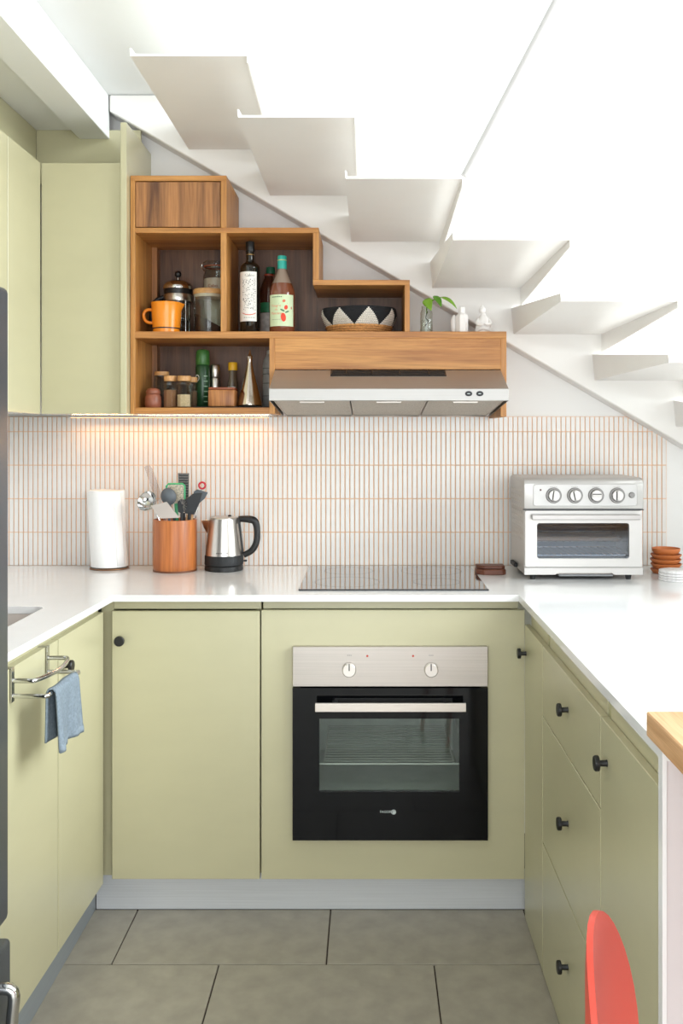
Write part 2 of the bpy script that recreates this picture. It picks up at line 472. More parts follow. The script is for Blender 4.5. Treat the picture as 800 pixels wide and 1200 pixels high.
# ================================================================== STAIRCASE
st = thing('staircase', 'white folded-steel cantilevered staircase climbing left above the kitchen', 'staircase', (0.95, 3.38, 1.3))
SF = 3.385
def zdiag(x): return sz(155, 3.44)+(x-sx(165, 3.44))*(sz(488, 3.44)-sz(155, 3.44))/(sx(737, 3.44)-sx(165, 3.44))
xa, xb = -0.935, 2.05
prism('stringer', [(xa, zdiag(xa)), (xb, zdiag(xb)), (xb, zdiag(xb)+0.25), (xa+0.26, 2.698), (xa, 2.698)], 'Y', SF, WY, M_STEEL_PAINT, st, 0.004)
for k in range(10):
    n = k+1
    xl = -0.648+0.2925*k; xr = xl+0.322; z = 2.500-0.1665*k
    yf, yb, t = 2.55, SF, 0.006
    bm = bmesh.new()
    # Z-folded plate: upstand on the high side, plate, down-turned nosing on the low side; both taper to the free end
    def sec(y, up, dn):
        lean = 0.10*up
        return [(xl-lean, y, z+t+up), (xl-lean+0.004, y, z+t+up), (xl+0.005, y, z+t), (xr, y, z+t), (xr, y, z-dn), (xr-0.005, y, z-dn), (xr-0.005, y, z), (xl, y, z)]
    A = [bm.verts.new((p[0]-xl, p[1]-yf, p[2]-z)) for p in sec(yf, 0.016, 0.018)]
    B = [bm.verts.new((p[0]-xl, p[1]-yf, p[2]-z)) for p in sec(yb, 0.088, 0.066)]
    for i in range(8): bm.faces.new((A[i], A[(i+1) % 8], B[(i+1) % 8], B[i]))
    bm.faces.new(A[::-1]); bm.faces.new(B)
    link('tread', fin(bm), M_STEEL_PAINT, st, (xl, yf, z))
tube('hanger_rod', [(0.262, 2.56, 2.175), (0.262+0.92, 2.36, 2.175+1.74)], 0.0125, mat('light_grey_rod', (180, 177, 174), 0.5), st, 14)

# ================================================================== WORKTOP
def poly_slab(name, outer, hole, z0, z1, m, parent=None, at=(0, 0, 0)):
    bm = bmesh.new(); es = []
    for loop in (outer, hole):
        vs = [bm.verts.new((p[0], p[1], z1)) for p in loop]
        for i in range(len(vs)): es.append(bm.edges.new((vs[i], vs[(i+1) % len(vs)])))
    bmesh.ops.triangle_fill(bm, use_beauty=True, edges=es)
    r = bmesh.ops.extrude_face_region(bm, geom=list(bm.faces))
    bmesh.ops.translate(bm, vec=(0, 0, z0-z1), verts=[g for g in r['geom'] if isinstance(g, bmesh.types.BMVert)])
    bm.transform(Matrix.Translation(-Vector(at)))
    return link(name, fin(bm), m, parent, at)
wk = thing('worktop', 'white quartz U-shaped worktop with waterfall end', 'worktop', (0, 3.1, 0.968))
HOLE = rrect(-1.285, -0.908, 2.08, 2.640, 0.03)
poly_slab('slab', [(LX+0.001, 1.985), (-0.802, 1.985), (-0.772, 2.83), (0.452, 2.83), (0.452, 1.446), (1.36, 1.446), (1.36, GY-0.004), (LX+0.001, GY-0.004)], HOLE, 0.968, CT, M_COUNTER, wk, (0, 3.1, 0.968))
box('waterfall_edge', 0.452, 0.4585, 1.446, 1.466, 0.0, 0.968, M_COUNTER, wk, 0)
box('waterfall_end', 0.459, 1.36, 1.448, 1.466, 0.0, 0.968, mat('shaded_white_panel', (206, 198, 198), 0.5, var=0.015), wk, 0)  # white end panel with the bar top's shade painted into its colour

# undermounted sink
sk = thing('sink', 'undermounted steel sink let into the left worktop', 'sink', (-1.09, 2.36, 0.78))
bm = bmesh.new()
def ring(pts, z): return [bm.verts.new((p[0]+1.09, p[1]-2.36, z-0.78)) for p in pts]
loops = [ring(rrect(-1.292, -0.901, 2.073, 2.647, 0.034), 0.9672), ring(rrect(-1.285, -0.908, 2.08, 2.640, 0.03), 0.9672), ring(rrect(-1.280, -0.913, 2.085, 2.635, 0.035), 0.80), ring(rrect(-1.255, -0.938, 2.11, 2.61, 0.03), 0.785)]
for a, b in zip(loops, loops[1:]):
    n = len(a)
    for i in range(n): bm.faces.new((a[i], a[(i+1) % n], b[(i+1) % n], b[i]))
bm.faces.new(loops[-1])
o = link('basin', fin(bm, 40), mat('satin_sink_steel', (214, 205, 198), 0.4, metal=0.4), sk, (-1.09, 2.36, 0.78))
so = o.modifiers.new('thickness', 'SOLIDIFY'); so.thickness = 0.0012; so.offset = -1
lathe('drain', solid([(0.04, 0), (0.042, 0.003), (0.03, 0.004)]), M_CHROME, sk, (-1.09, 2.4, 0.7855))

# ================================================================== BASE UNITS
KR, KS, KL, KH = 0.0155, 0.0062, 0.016, 0.010
def knob(parent, base, direction): return disc_knob('knob', base, direction, KR, KS, KL, KH, M_BLACK, parent)
RAILZ = 0.966

SKEW = math.radians(-1.5); PIV = Vector((-0.80, 2.83, 0))
def skew(o):      # the left run stands a touch out of square with the back run
    Rm = Matrix.Rotation(SKEW, 3, 'Z')
    o.location = Rm @ (o.location-PIV)+PIV; o.rotation_euler.z = SKEW
    return o
# --- left run (sink unit)
c = thing('sink_base_cabinet', 'sage green base unit under the sink with two tall flat doors', 'cabinet', (-1.1, 2.41, 0.117))
boxes('carcass', [(-1.37, -0.822, 1.99, 2.008, 0.118, RAILZ), (-1.37, -0.822, 2.83, 2.848, 0.118, RAILZ), (-1.37, -0.822, 2.008, 2.83, 0.118, 0.136), (-1.37, -1.355, 2.008, 2.83, 0.136, RAILZ)], M_GREEN_IN, c)
box('top_rail', -0.840, -0.820, 2.008, 2.83, 0.925, RAILZ, M_GREEN, c, 0.001)
box('door', -0.820, -0.800, 1.992, 2.4465, 0.119, 0.937, M_GREEN, c, 0.001)
d = box('door', -0.820, -0.800, 2.4525, 2.829, 0.119, 0.937, M_GREEN, c, 0.001)
knob(d, (-0.800, 2.487, 0.859), (1, 0, 0))
skew(c)
# --- corner unit
c = thing('corner_base_cabinet', 'sage green corner base unit with one wide door left of the oven', 'cabinet', (-0.55, 3.1, 0.12))
boxes('carcass', [(-0.80, -0.782, 2.892, 3.46, 0.122, RAILZ), (-0.346, -0.330, 2.892, 3.46, 0.122, RAILZ), (-0.782, -0.346, 2.892, 3.46, 0.122, 0.14), (-0.782, -0.346, 3.445, 3.46, 0.14, RAILZ)], M_GREEN_IN, c)
box('corner_filler', -0.819, -0.7815, 2.876, 2.891, 0.122, RAILZ, M_GREEN, c, 0.0005)
box('top_rail', -0.781, -0.329, 2.874, 2.890, 0.938, RAILZ, M_GREEN, c, 0.001)
d = box('door', -0.780, -0.3315, 2.852, 2.872, 0.121, 0.935, M_GREEN, c, 0.001)
knob(d, (sx(142.5, 2.86), 2.852, sz(750, 2.85)), (0, -1, 0))
# --- oven housing
OX0, OX1, OZ0, OZ1 = sx(343, 2.85), sx(571, 2.85), sz(983, 2.85), sz(757, 2.85)
c = thing('oven_housing', 'sage green housing panel surrounding the built-in oven', 'cabinet', (0.07, 3.1, 0.12))
boxes('carcass', [(-0.324, -0.306, 2.895, 3.46, 0.122, RAILZ), (0.44, 0.458, 2.895, 3.46, 0.122, RAILZ), (-0.306, 0.44, 2.895, 3.46, 0.122, 0.14), (-0.306, 0.44, 3.448, 3.46, 0.14, RAILZ)], M_GREEN_IN, c)
x0, x1, z0, z1 = -0.3265, 0.4735, 0.119, 0.937
bm = bmesh.new(); es = []
for loop in ([(x0, z0), (x1, z0), (x1, z1), (x0, z1)], [(OX0+0.02, OZ0+0.02), (OX1-0.02, OZ0+0.02), (OX1-0.02, OZ1-0.02), (OX0+0.02, OZ1-0.02)]):
    vs = [bm.verts.new((p[0]-0.07, -0.01, p[1]-0.5)) for p in loop]
    for i in range(4): es.append(bm.edges.new((vs[i], vs[(i+1) % 4])))
bmesh.ops.triangle_fill(bm, use_beauty=True, edges=es)
r = bmesh.ops.extrude_face_region(bm, geom=list(bm.faces))
bmesh.ops.translate(bm, vec=(0, 0.02, 0), verts=[g for g in r['geom'] if isinstance(g, bmesh.types.BMVert)])
link('front_panel', fin(bm), M_GREEN, c, (0.07, 2.867, 0.5))
box('top_rail', -0.324, 0.458, 2.879, 2.893, 0.938, RAILZ, M_GREEN, c, 0.001)
# --- right run
RXF = 0.474
def r_unit(name, label, y0, y1):
    c = thing(name, label, 'cabinet', (0.8, (y0+y1)/2, 0.0))
    boxes('carcass', [(RXF+0.021, 1.15, y0, y0+0.012, 0.0, RAILZ), (RXF+0.021, 1.15, y1-0.012, y1, 0.0, RAILZ), (RXF+0.021, 1.15, y0+0.012, y1-0.012, 0.05, 0.068), (1.14, 1.15, y0+0.012, y1-0.012, 0.068, RAILZ)], M_GREEN_IN, c)
    box('top_rail', RXF+0.018, RXF+0.034, y0+0.013, y1-0.013, 0.86, RAILZ, M_GREEN, c, 0.001)
    return c
c = r_unit('narrow_base_cabinet', 'narrow sage green base unit in the corner right of the oven', 2.5625, 2.855)
d = box('door', RXF, RXF+0.0175, 2.5635, 2.8545, 0.005, 0.895, M_GREEN, c, 0.001)
knob(d, (RXF, 2.83, 0.812), (-1, 0, 0))
c = r_unit('drawer_cabinet', 'sage green base unit with three stacked drawers and black knobs', 1.9205, 2.5615)
for (a, b, kz) in ((0.7065, 0.895, 0.816), (0.3625, 0.7025, 0.545), (0.005, 0.3585, 0.203)):
    d = box('drawer', RXF, RXF+0.0175, 1.9225, 2.5595, a, b, M_GREEN, c, 0.001)
    knob(d, (RXF, 2.235, kz), (-1, 0, 0))
c = r_unit('end_base_cabinet', 'sage green base unit with one door at the waterfall end', 1.468, 1.9195)
d = box('door', RXF, RXF+0.0175, 1.4695, 1.919, 0.005, 0.895, M_GREEN, c, 0.001)
knob(d, (RXF, 1.868, 0.817), (-1, 0, 0))

# ================================================================== OVEN
ov = thing('built_in_oven', 'built-in oven with black glass door and steel control panel', 'oven', (sx(457, 2.85), 2.86, OZ0))
M_BGLASS = mat('black_glass', (9, 10, 12), 0.07, var=0.0, spec=0.22)
ZP = sz(804, 2.85)
box('control_panel', OX0, OX1, 2.838, 2.8569, ZP+0.001, OZ1, M_STEEL, ov, 0.0015)
OD = 2.838
wx0, wx1, wz0, wz1 = sx(374, 2.84), sx(538, 2.84), sz(928, 2.84), sz(842, 2.84)
dz0, dz1 = OZ0, ZP-0.003
bm = bmesh.new(); es = []
cx, cz = (OX0+OX1)/2, (dz0+dz1)/2
for loop in ([(OX0, dz0), (OX1, dz0), (OX1, dz1), (OX0, dz1)], [(wx0, wz0), (wx1, wz0), (wx1, wz1), (wx0, wz1)]):
    vs = [bm.verts.new((p[0]-cx, -0.009, p[1]-cz)) for p in loop]
    for i in range(4): es.append(bm.edges.new((vs[i], vs[(i+1) % 4])))
bmesh.ops.triangle_fill(bm, use_beauty=True, edges=es)
r = bmesh.ops.extrude_face_region(bm, geom=list(bm.faces))
bmesh.ops.translate(bm, vec=(0, 0.018, 0), verts=[g for g in r['geom'] if isinstance(g, bmesh.types.BMVert)])
door = link('oven_door', fin(bm), M_BGLASS, ov, (cx, OD+0.009, cz))
M_OVGLASS = thin_glass('tinted_oven_glass', (240, 245, 242), 1.0, 0.015)
box('window_pane', wx0-0.0, wx1+0.0, OD+0.002, OD+0.006, wz0, wz1, M_OVGLASS, door, 0)
hz0, hz1 = sz(834.5, 2.79), sz(824.5, 2.79)
box('handle', sx(369, 2.79), sx(546, 2.79), 2.790, 2.800, hz0, hz1, mat('pale_steel_handle', (214, 206, 198), 0.3, metal=0.8), door, 0.001)
for px in (392, 520):
    box('handle_post', sx(px, 2.81)-0.008, sx(px, 2.81)+0.008, 2.800, OD, hz0+0.004, hz1-0.004, M_BLACK, door, 0)
box('top_vent', sx(392, 2.84), sx(530, 2.84), OD-0.0012, OD, sz(823, 2.84), sz(818, 2.84), M_BLACK, door, 0)
for px in (409, 505):
    kb = disc_knob('control_knob', (sx(px, 2.83), 2.838, sz(785, 2.83)), (0, -1, 0), 0.0205, 0.017, 0.006, 0.014, mat('satin_knob', (214, 208, 202), 0.3, metal=0.75), ov)
    box('pointer', sx(px, 2.82)-0.0016, sx(px, 2.82)+0.0016, 2.8168, 2.818, sz(786, 2.82), sz(778, 2.82), M_BLACK, kb, 0)
    for k in range(3):
        box('dial_mark', sx(px, 2.83)-0.006+k*0.005, sx(px, 2.83)-0.003+k*0.005, 2.8374, 2.838, sz(769.5, 2.83), sz(768, 2.83), mat('grey_print', (150, 145, 142), 0.6), ov, 0)
M_RED = mat('red_indicator', (186, 62, 44), 0.3)
for px in (430.2, 484):
    lathe('indicator_light', solid([(0.0034, 0), (0.003, 0.0016)]), M_RED, ov, (sx(px, 2.83), 2.838, sz(769.5, 2.83)), 12, 30, Matrix.Rotation(PI/2, 3, 'X'))
M_PRINT = mat('silver_print', (198, 206, 204), 0.4)
text_front('lettering', 'FAGOR', 0.0105, M_PRINT, door, (sx(451.7, 2.838), OD-0.0006, sz(951.3, 2.838)))
lathe('emblem', solid([(0.0074, 0), (0.0074, 0.0006)]), M_PRINT, door, (sx(461, 2.838), OD, sz(951.6, 2.838)), 20, 30, Matrix.Rotation(PI/2, 3, 'X'))
tube('emblem_stroke', [(sx(460, 2.838)-0.0015, OD-0.0008, sz(953.5, 2.838)), (sx(460, 2.838)-0.001, OD-0.0008, sz(950.3, 2.838)), (sx(462, 2.838), OD-0.0008, sz(949.6, 2.838)), (sx(463, 2.838), OD-0.0008, sz(950.8, 2.838))], 0.0007, mat('emblem_grey', (96, 104, 104), 0.5), door, 6)
# cavity, rails and rack
M_CAV = mat('grey_oven_enamel', (184, 188, 182), 0.35, var=0.1, vscale=12)
ca, cb_, cc, cd = wx0-0.02, wx1+0.02, wz0-0.03, wz1+0.02
boxes('cavity', [(ca-0.01, ca, 2.86, 3.29, cc, cd), (cb_, cb_+0.01, 2.86, 3.29, cc, cd), (ca, cb_, 3.28, 3.29, cc, cd), (ca, cb_, 2.86, 3.28, cd-0.01, cd), (ca, cb_, 2.86, 3.28, cc, cc+0.01)], M_CAV, ov)
M_RACK = mat('pale_rack_wire', (212, 212, 208), 0.3, metal=0.4)
rk = boxes('rack', [(ca+0.006, cb_-0.006, 2.880, 2.884, sz(896, 2.88), sz(896, 2.88)+0.004), (ca+0.03, ca+0.034, 2.884, 3.26, sz(896, 2.88), sz(896, 2.88)+0.004), (cb_-0.034, cb_-0.03, 2.884, 3.26, sz(896, 2.88), sz(896, 2.88)+0.004)], M_RACK, ov)
for k in range(16):
    y = 2.90+k*0.023
    tube('rack_wire', [(ca+0.03, y, sz(896, 2.88)+0.004), (cb_-0.03, y, sz(896, 2.88)+0.004)], 0.0018, M_RACK, rk, 6)
for zz in (sz(875, 2.9), sz(856, 2.9)):
    for xx in (ca+0.004, cb_-0.004):
        tube('side_rail', [(xx, 2.885, zz), (xx, 3.26, zz)], 0.0025, M_RACK, ov, 6)
tube('grill_element', [(wx0+0.04, 2.96, cd-0.022), (wx0+0.05, 3.2, cd-0.022), (wx1-0.05, 3.2, cd-0.022), (wx1-0.04, 2.96, cd-0.022)], 0.003, mat('dark_element', (70, 68, 66), 0.5, metal=0.6), ov, 8)

# ================================================================== HOB
hb = thing('induction_hob', 'black glass induction hob set on the white worktop', 'hob', (0.077, 3.18, CT))
box('glass_plate', -0.218, 0.372, 2.913, 3.444, CT, CT+0.004, mat('hob_glass', (16, 16, 17), 0.05, var=0.0, spec=0.8, coat=0.8), hb, 0.001)
box('front_trim', -0.218, 0.372, 2.909, 2.9128, CT, CT+0.0045, mat('dark_trim', (44, 44, 46), 0.35, metal=0.5), hb, 0.0005)
M_ZONE = mat('zone_print', (60, 60, 60), 0.3)
for (cx, cy, rr) in ((-0.07, 3.31, 0.085), (0.22, 3.31, 0.105), (-0.07, 3.06, 0.105), (0.22, 3.06, 0.075)):
    lathe('zone_ring', [(rr, 0), (rr+0.001, 0), (rr+0.001, 0.00015), (rr, 0.00015), (rr, 0)], M_ZONE, hb, (cx, cy, CT+0.004), 40)

# ================================================================== WALL UNITS
UB, UT = 1.5416, 2.3835
c = thing('side_wall_cabinet', 'sage green wall unit on the left-hand wall with two flat doors', 'cabinet', (-1.26, 2.6, UB))
boxes('carcass', [(LX+0.002, -1.119, 2.00, 3.12, UB+0.004, UB+0.022), (LX+0.002, -1.119, 2.00, 3.12, UT-0.022, UT-0.002), (LX+0.002, -1.119, 2.00, 2.018, UB+0.022, UT-0.022), (LX+0.002, -1.119, 3.102, 3.12, UB+0.022, UT-0.022)], M_GREEN_IN, c)
xs = 1100*1.10/(432-9)
box('door', -1.119, -1.100, 2.002, xs-0.0025, UB, UT, M_GREEN, c, 0.001)
box('door', -1.119, -1.100, xs+0.0025, 3.145, UB, UT, M_GREEN, c, 0.001)
box('top_filler', -1.225, -1.205, 2.002, 3.404, UT-0.002, 2.576, M_GREEN, c, 0)
box('underside_panel', LX+0.002, -1.119, 2.00, 3.145, UB, UB+0.0038, M_COUNTER, c, 0)
c = thing('corner_wall_cabinet', 'sage green wall unit with one tall door beside the wooden shelf', 'cabinet', (-0.96, 3.3, UB))
boxes('carcass', [(-1.098, -1.08, 3.17, 3.475, UB+0.004, UT-0.022), (-0.845, -0.828, 3.17, 3.475, UB+0.004, UT-0.022), (-1.098, -0.828, 3.17, 3.475, UT-0.022, UT-0.002), (-1.08, -0.845, 3.17, 3.475, UB+0.004, UB+0.02)], M_GREEN_IN, c)
box('door', -1.0985, -0.8295, 3.150, 3.169, UB, UT, M_GREEN, c, 0.001)
box('side_panel', -0.8265, -0.8065, 3.125, 3.478, UB, 2.512, M_GREEN, c, 0.001)
box('top_filler', -1.2045, -0.8275, 3.4055, 3.4205, UT-0.001, 2.5765, M_GREEN, c, 0)
box('underside_panel', -1.098, -0.828, 3.1695, 3.4735, UB, UB+0.0038, M_COUNTER, c, 0)

# ================================================================== WOODEN SHELF
SD = 3.17; SB = 3.472
sh = thing('wooden_wall_shelf', 'stepped teak wall shelf with open compartments, a drawer and a hood fascia', 'shelf', (-0.17, 3.32, 1.542))
X = dict(a=-0.805, b=-0.789, c=-0.5000, d=-0.4805, e=-0.1888, f=-0.169, g=0.121, h=0.1383, i=-0.3357, j=-0.317, k=0.4452, l=0.4648)
Z = dict(top=2.347, t1=2.3288, m1=2.171, m0=2.153, s1=1.9945, s0=1.977, b1=1.8204, b0=1.7975, u1=1.5634, u0=1.5425)
def board(x0, x1, z0, z1, m, y0=SD, y1=SB): return box('board', x0, x1, y0, y1, z0, z1, m, sh, 0.0008)
board(X['a'], X['b'], Z['u0'], Z['t1'], M_TEAK_Z)                       # left upright
board(X['a'], X['d'], Z['t1'], Z['top'], M_TEAK_X)                      # top of drawer box
board(X['c'], X['d'], Z['m1'], Z['t1'], M_TEAK_Z)                       # right of drawer box
board(X['b'], X['f'], Z['m0'], Z['m1'], M_TEAK_X)                       # upper shelf
board(X['c'], X['d'], Z['b1'], Z['m0'], M_TEAK_Z)                       # divider
board(X['e'], X['f'], Z['s1'], Z['m0'], M_TEAK_Z)                       # right of bottle box
board(X['e'], X['h'], Z['s0'], Z['s1'], M_TEAK_X)                       # basket box top
board(X['g'], X['h'], Z['b1'], Z['s0'], M_TEAK_Z)                       # basket box right
board(X['b'], X['l'], Z['b0'], Z['b1'], M_TEAK_X)                       # long shelf
board(X['i'], X['j'], Z['u0'], Z['b0'], M_TEAK_Z)                       # right of spice box
board(X['b'], X['i'], Z['u0'], Z['u1'], M_TEAK_X)                       # bottom
box('underside_panel', X['b'], X['i'], SD+0.02, SB, Z['u0']-0.003, Z['u0'], M_COUNTER, sh, 0)
board(X['k'], X['l'], 1.532, Z['b0'], M_TEAK_Z)                         # hood side
box('hood_fascia', X['j'], X['k'], SD, SD+0.018, Z['b0']-0.105, Z['b0'], M_TEAK_X, sh, 0.0008)
dr = box('drawer_front', X['b']+0.002, X['c']-0.002, SD+0.002, SD+0.02, Z['m1']+0.003, Z['t1']-0.003, M_WALNUT_Z, sh, 0.0008)
for x0, x1, z0, z1 in ((X['b'], X['c'], Z['b1'], Z['m0']), (X['d'], X['e'], Z['b1'], Z['m0']), (X['e'], X['g'], Z['b1'], Z['s0']), (X['b'], X['i'], Z['u1'], Z['b0'])):
    box('back_panel', x0+0.0003, x1-0.0003, SB-0.012, SB-0.001, z0+0.0003, z1-0.0003, M_BACKP, sh, 0)
box('back_panel', X['b'], X['c'], SB-0.012, SB-0.001, Z['m1'], Z['t1'], M_BACKP, sh, 0)
box('cleat', X['b']+0.0003, X['b']+0.02, SB-0.06, SB-0.0125, Z['b1']+0.0003, Z['m0']-0.0003, M_WALNUT_Z, sh, 0.0005)
box('cleat', X['b']+0.0003, X['b']+0.02, SB-0.06, SB-0.0125, Z['u1']+0.0003, Z['b0']-0.0003, M_WALNUT_Z, sh, 0.0005)

# warm strip light below the shelf
sl = thing('under_shelf_light', 'slim warm strip light fixed under the wooden shelf and wall unit', 'light', (-0.7, 3.425, 1.536))
box('profile', -1.09, -0.36, 3.415, 3.435, 1.5345, 1.5388, M_ALU, sl, 0)
box('diffuser', -1.085, -0.365, 3.418, 3.432, 1.5330, 1.5344, mat('warm_diffuser', (255, 190, 120), 0.4, emit=1.2), sl, 0)
area('strip_light_glow', (-0.725, 3.425, 1.5325), (math.radians(-25), 0, 0), 0.72, 0.014, 1.3, (1.0, 0.56, 0.24))

# ================================================================== RANGE HOOD
hd = thing('range_hood', 'slim brushed steel range hood under the teak fascia', 'extractor hood', (0.06, 3.2, 1.54))
HX0, HX1 = sx(315, 2.98), sx(596, 2.98)
HX0, HX1 = -0.3165, 0.4445
zf1, zf0, zb1, zb0 = sz(455.6, 2.98), sz(469.5, 2.98), 1.6900, 1.5390
# sloping top and sides
bm = bmesh.new()
cx = (HX0+HX1)/2
fx = HX1-cx
V = lambda x, y, z: bm.verts.new((x, y-3.2, z-1.6))
t = 0.002
prof = [(2.985, zf1), (3.168, zb1), (3.455, zb1), (3.455, zb0), (3.453, zb0), (3.453, zb1-t), (3.169, zb1-t), (2.985, zf1-t)]
A = [V(-fx, y, z) for y, z in prof]; B = [V(fx, y, z) for y, z in prof]
for i in range(len(prof)): bm.faces.new((A[i], A[(i+1) % len(prof)], B[(i+1) % len(prof)], B[i]))
bm.faces.new(A); bm.faces.new(B[::-1])
link('canopy', fin(bm), mat('hood_top_steel', (176, 166, 158), 0.42, metal=0.65, var=0.05, vscale=1.0, stretch=(3, 260, 260)), hd, (cx, 3.2, 1.6))
for sgn in (-1, 1):
    xa_, xb_ = (HX0, HX0+0.002) if sgn < 0 else (HX1-0.002, HX1)
    prism('side_cheek', [(2.985, zf0), (2.985, zf1-t), (3.169, zb1-t), (3.4525, zb1-t), (3.4525, zb0)], 'X', xa_, xb_, M_STEEL, hd)
box('front_band', HX0-0.0, HX1+0.0, 2.978, 2.9845, zf0, zf1, mat('pale_steel_band', (186, 183, 180), 0.5, metal=0.3, var=0.03, vscale=1, stretch=(3, 260, 260)), hd, 0.001)
fw = (HX1-HX0-0.03)/3
M_FILT = mat('woven_filter_mesh', (186, 180, 170), 0.45, metal=0.7, var=0.25, vscale=1.0, stretch=(900, 60, 60))
slope = (zb0-zf0)/(3.453-2.985)
def under(y): return zf0+(y-2.985)*slope
for k in range(3):
    a = HX0+0.012+k*(fw+0.003); b = a+fw
    ya, yb_ = 2.992, 3.440
    bm = bmesh.new(); cxx = (a+b)/2
    for (u0, u1, v0, v1, dz) in ((a, b, ya, yb_, 0.004),):
        vs = [bm.verts.new((u-cxx, y-3.2, under(y)+dzz-under(3.2))) for dzz in (0.002, 0.008) for (u, y) in ((a, ya), (b, ya), (b, yb_), (a, yb_))]
        for q in ((0, 1, 2, 3), (4, 5, 6, 7), (0, 1, 5, 4), (1, 2, 6, 5), (2, 3, 7, 6), (3, 0, 4, 7)): bm.faces.new([vs[i] for i in q])
    fo = link('filter', fin(bm), M_FILT, hd, (cxx, 3.2, under(3.2)))
    tube('filter_rim', [(a+0.003, ya+0.003, under(ya)+0.002), (b-0.003, ya+0.003, under(ya)+0.002), (b-0.003, yb_-0.003, under(yb_)+0.002), (a+0.003, yb_-0.003, under(yb_)+0.002)], 0.0025, M_STEEL, fo, 6, closed=True)
    box('filter_latch', cxx-0.04, cxx+0.04, 3.02, 3.032, under(3.03)-0.002, under(3.03)+0.003, M_STEEL, fo, 0.0005)
# vent grille on the slope
gx0, gx1 = sx(387, 3.1), sx(523, 3.1)
ang = math.atan2(zb1-zf1, 3.168-2.985)
def on_slope(y): return zf1+(y-2.985)*(zb1-zf1)/(3.168-2.985)
gy0, gy1 = 3.105, 3.160
def slope_box(name, x0, x1, y0, y1, h0, h1, m, parent):
    bm = bmesh.new(); cx, cy = (x0+x1)/2, (y0+y1)/2
    add_box(bm, x0-cx, x1-cx, (y0-y1)/2/math.cos(ang), (y1-y0)/2/math.cos(ang), h0, h1)
    bm.transform(Matrix.Rotation(ang, 4, 'X'))
    return link(name, fin(bm), m, parent, (cx, cy, on_slope(cy)))
gr = slope_box('vent_grille', gx0, gx1, gy0, gy1, -0.0005, 0.003, M_BLACK, hd)
nb = 4
for k in range(nb+1):
    x = gx0+0.003+(gx1-gx0-0.006)*[0, 0.13, 0.36, 0.6, 0.86][k] if k else gx0+0.003
    slope_box('grille_bar', x-0.0025, x+0.0025, gy0+0.002, gy1-0.002, 0.003, 0.006, mat('grille_black', (34, 34, 35), 0.5), gr)
for k in range(3):
    y = gy0+0.012+k*0.015
    slope_box('grille_slat', gx0+0.004, gx1-0.004, y-0.0025, y+0.0025, 0.003, 0.005, mat('grille_black', (34, 34, 35), 0.5), gr)
for px in (549, 562):
    bt = lathe('button', solid([(0.0115, 0), (0.0115, 0.001), (0.0095, 0.0022)]), M_BLACK, hd, (sx(px, 2.978), 2.978, sz(461.3, 2.978)), 20, 30, Matrix.Rotation(PI/2, 3, 'X') @ Matrix.Diagonal((1.0, 0.72, 1.0)))
    box('button_mark', sx(px, 2.975)-0.004, sx(px, 2.975)+0.004, 2.9754, 2.9758, sz(461.3, 2.975)-0.001, sz(461.3, 2.975)+0.001, M_PRINT, bt, 0)

# ================================================================== FRIDGE
fr = thing('fridge', 'dark slate grey fridge freezer at the left edge', 'fridge', (-1.1, 1.6, 0.0))
FX = -0.747
box('cabinet', LX+0.02, FX-0.065, 1.26, 1.955, 0.02, 1.765, M_FRIDGE, fr, 0.004, 2)
zg = sz(1096, 1.95)
ud = box('upper_door', FX-0.06, FX, 1.262, 1.953, zg+0.035, 1.775, M_FRIDGE, fr, 0.012, 3)
ld = box('freezer_drawer', FX-0.06, FX+0.004, 1.262, 1.953, 0.06, zg-0.004, M_FRIDGE, fr, 0.01, 3)
box('gap_strip', FX-0.064, FX-0.02, 1.262, 1.953, zg-0.003, zg+0.034, mat('grey_gap_strip', (170, 176, 176), 0.4), fr, 0)
hx = -0.712
tube('handle', [(FX, 1.88, 0.16), (hx, 1.88, 0.16), (hx-0.002, 1.88, 0.24), (hx-0.002, 1.88, 0.30), (hx, 1.88, 0.355), (FX, 1.88, 0.362)], 0.012, M_CHROME, ld, 12, smooth=4)
for yy in (1.30, 1.92):
    lathe('foot', solid([(0.02, 0), (0.02, 0.02)]), M_RUBBER, fr, (-0.85, yy, 0.0), 12)

# ================================================================== BAR TOP AND CHAIR
br = thing('bar_top', 'pale butcher block bar top resting on the worktop end', 'bar top', (0.9, 1.0, CT))
box('plank_top', 0.444, 1.36, 0.62, 1.503, CT+0.0002, CT+0.040, M_BAR, br, 0.002)
box('support_panel', 0.60, 1.30, 0.70, 0.72, 0.0, CT, M_WALL, br, 0.001)

CO = Vector((0.455, 1.075, 0.0))
ch = thing('shell_chair', 'coral red moulded shell chair tucked under the bar top', 'chair', CO)
M_CORAL = mat('coral_plastic', (196, 66, 48), 0.42, var=0.02)
CA = 0.4116                                   # the chair is turned a little towards the room
CU = Vector((math.sin(CA), math.cos(CA), 0)); CN = Vector((math.cos(CA), -math.sin(CA), 0))
CC = Vector((0.2751, 1.153, 0.6366))
def back_pt(u, v, side):
    """u, v in the unit disc: oval shell hollowed towards the seat"""
    w = u*0.1318*(1-0.0357*max(v, 0))
    return CC+CU*w+CN*(0.0352*u*u+side)+Vector((0, 0, 0.2432*v))-CO
bm = bmesh.new()
nr, na = 8, 44
def shell(side):
    cen = bm.verts.new(back_pt(0, 0, side)); rings = []
    for i in range(1, nr+1):
        rr = i/nr
        sd = side if i < nr else side*0.7
        rings.append([bm.verts.new(back_pt(rr*math.cos(2*PI*k/na), rr*math.sin(2*PI*k/na), sd)) for k in range(na)])
    for k in range(na):
        bm.faces.new((cen, rings[0][k], rings[0][(k+1) % na]))
        for i in range(nr-1): bm.faces.new((rings[i][k], rings[i+1][k], rings[i+1][(k+1) % na], rings[i][(k+1) % na]))
    return rings[-1]
r1 = shell(-0.0055); r2 = shell(0.0055)
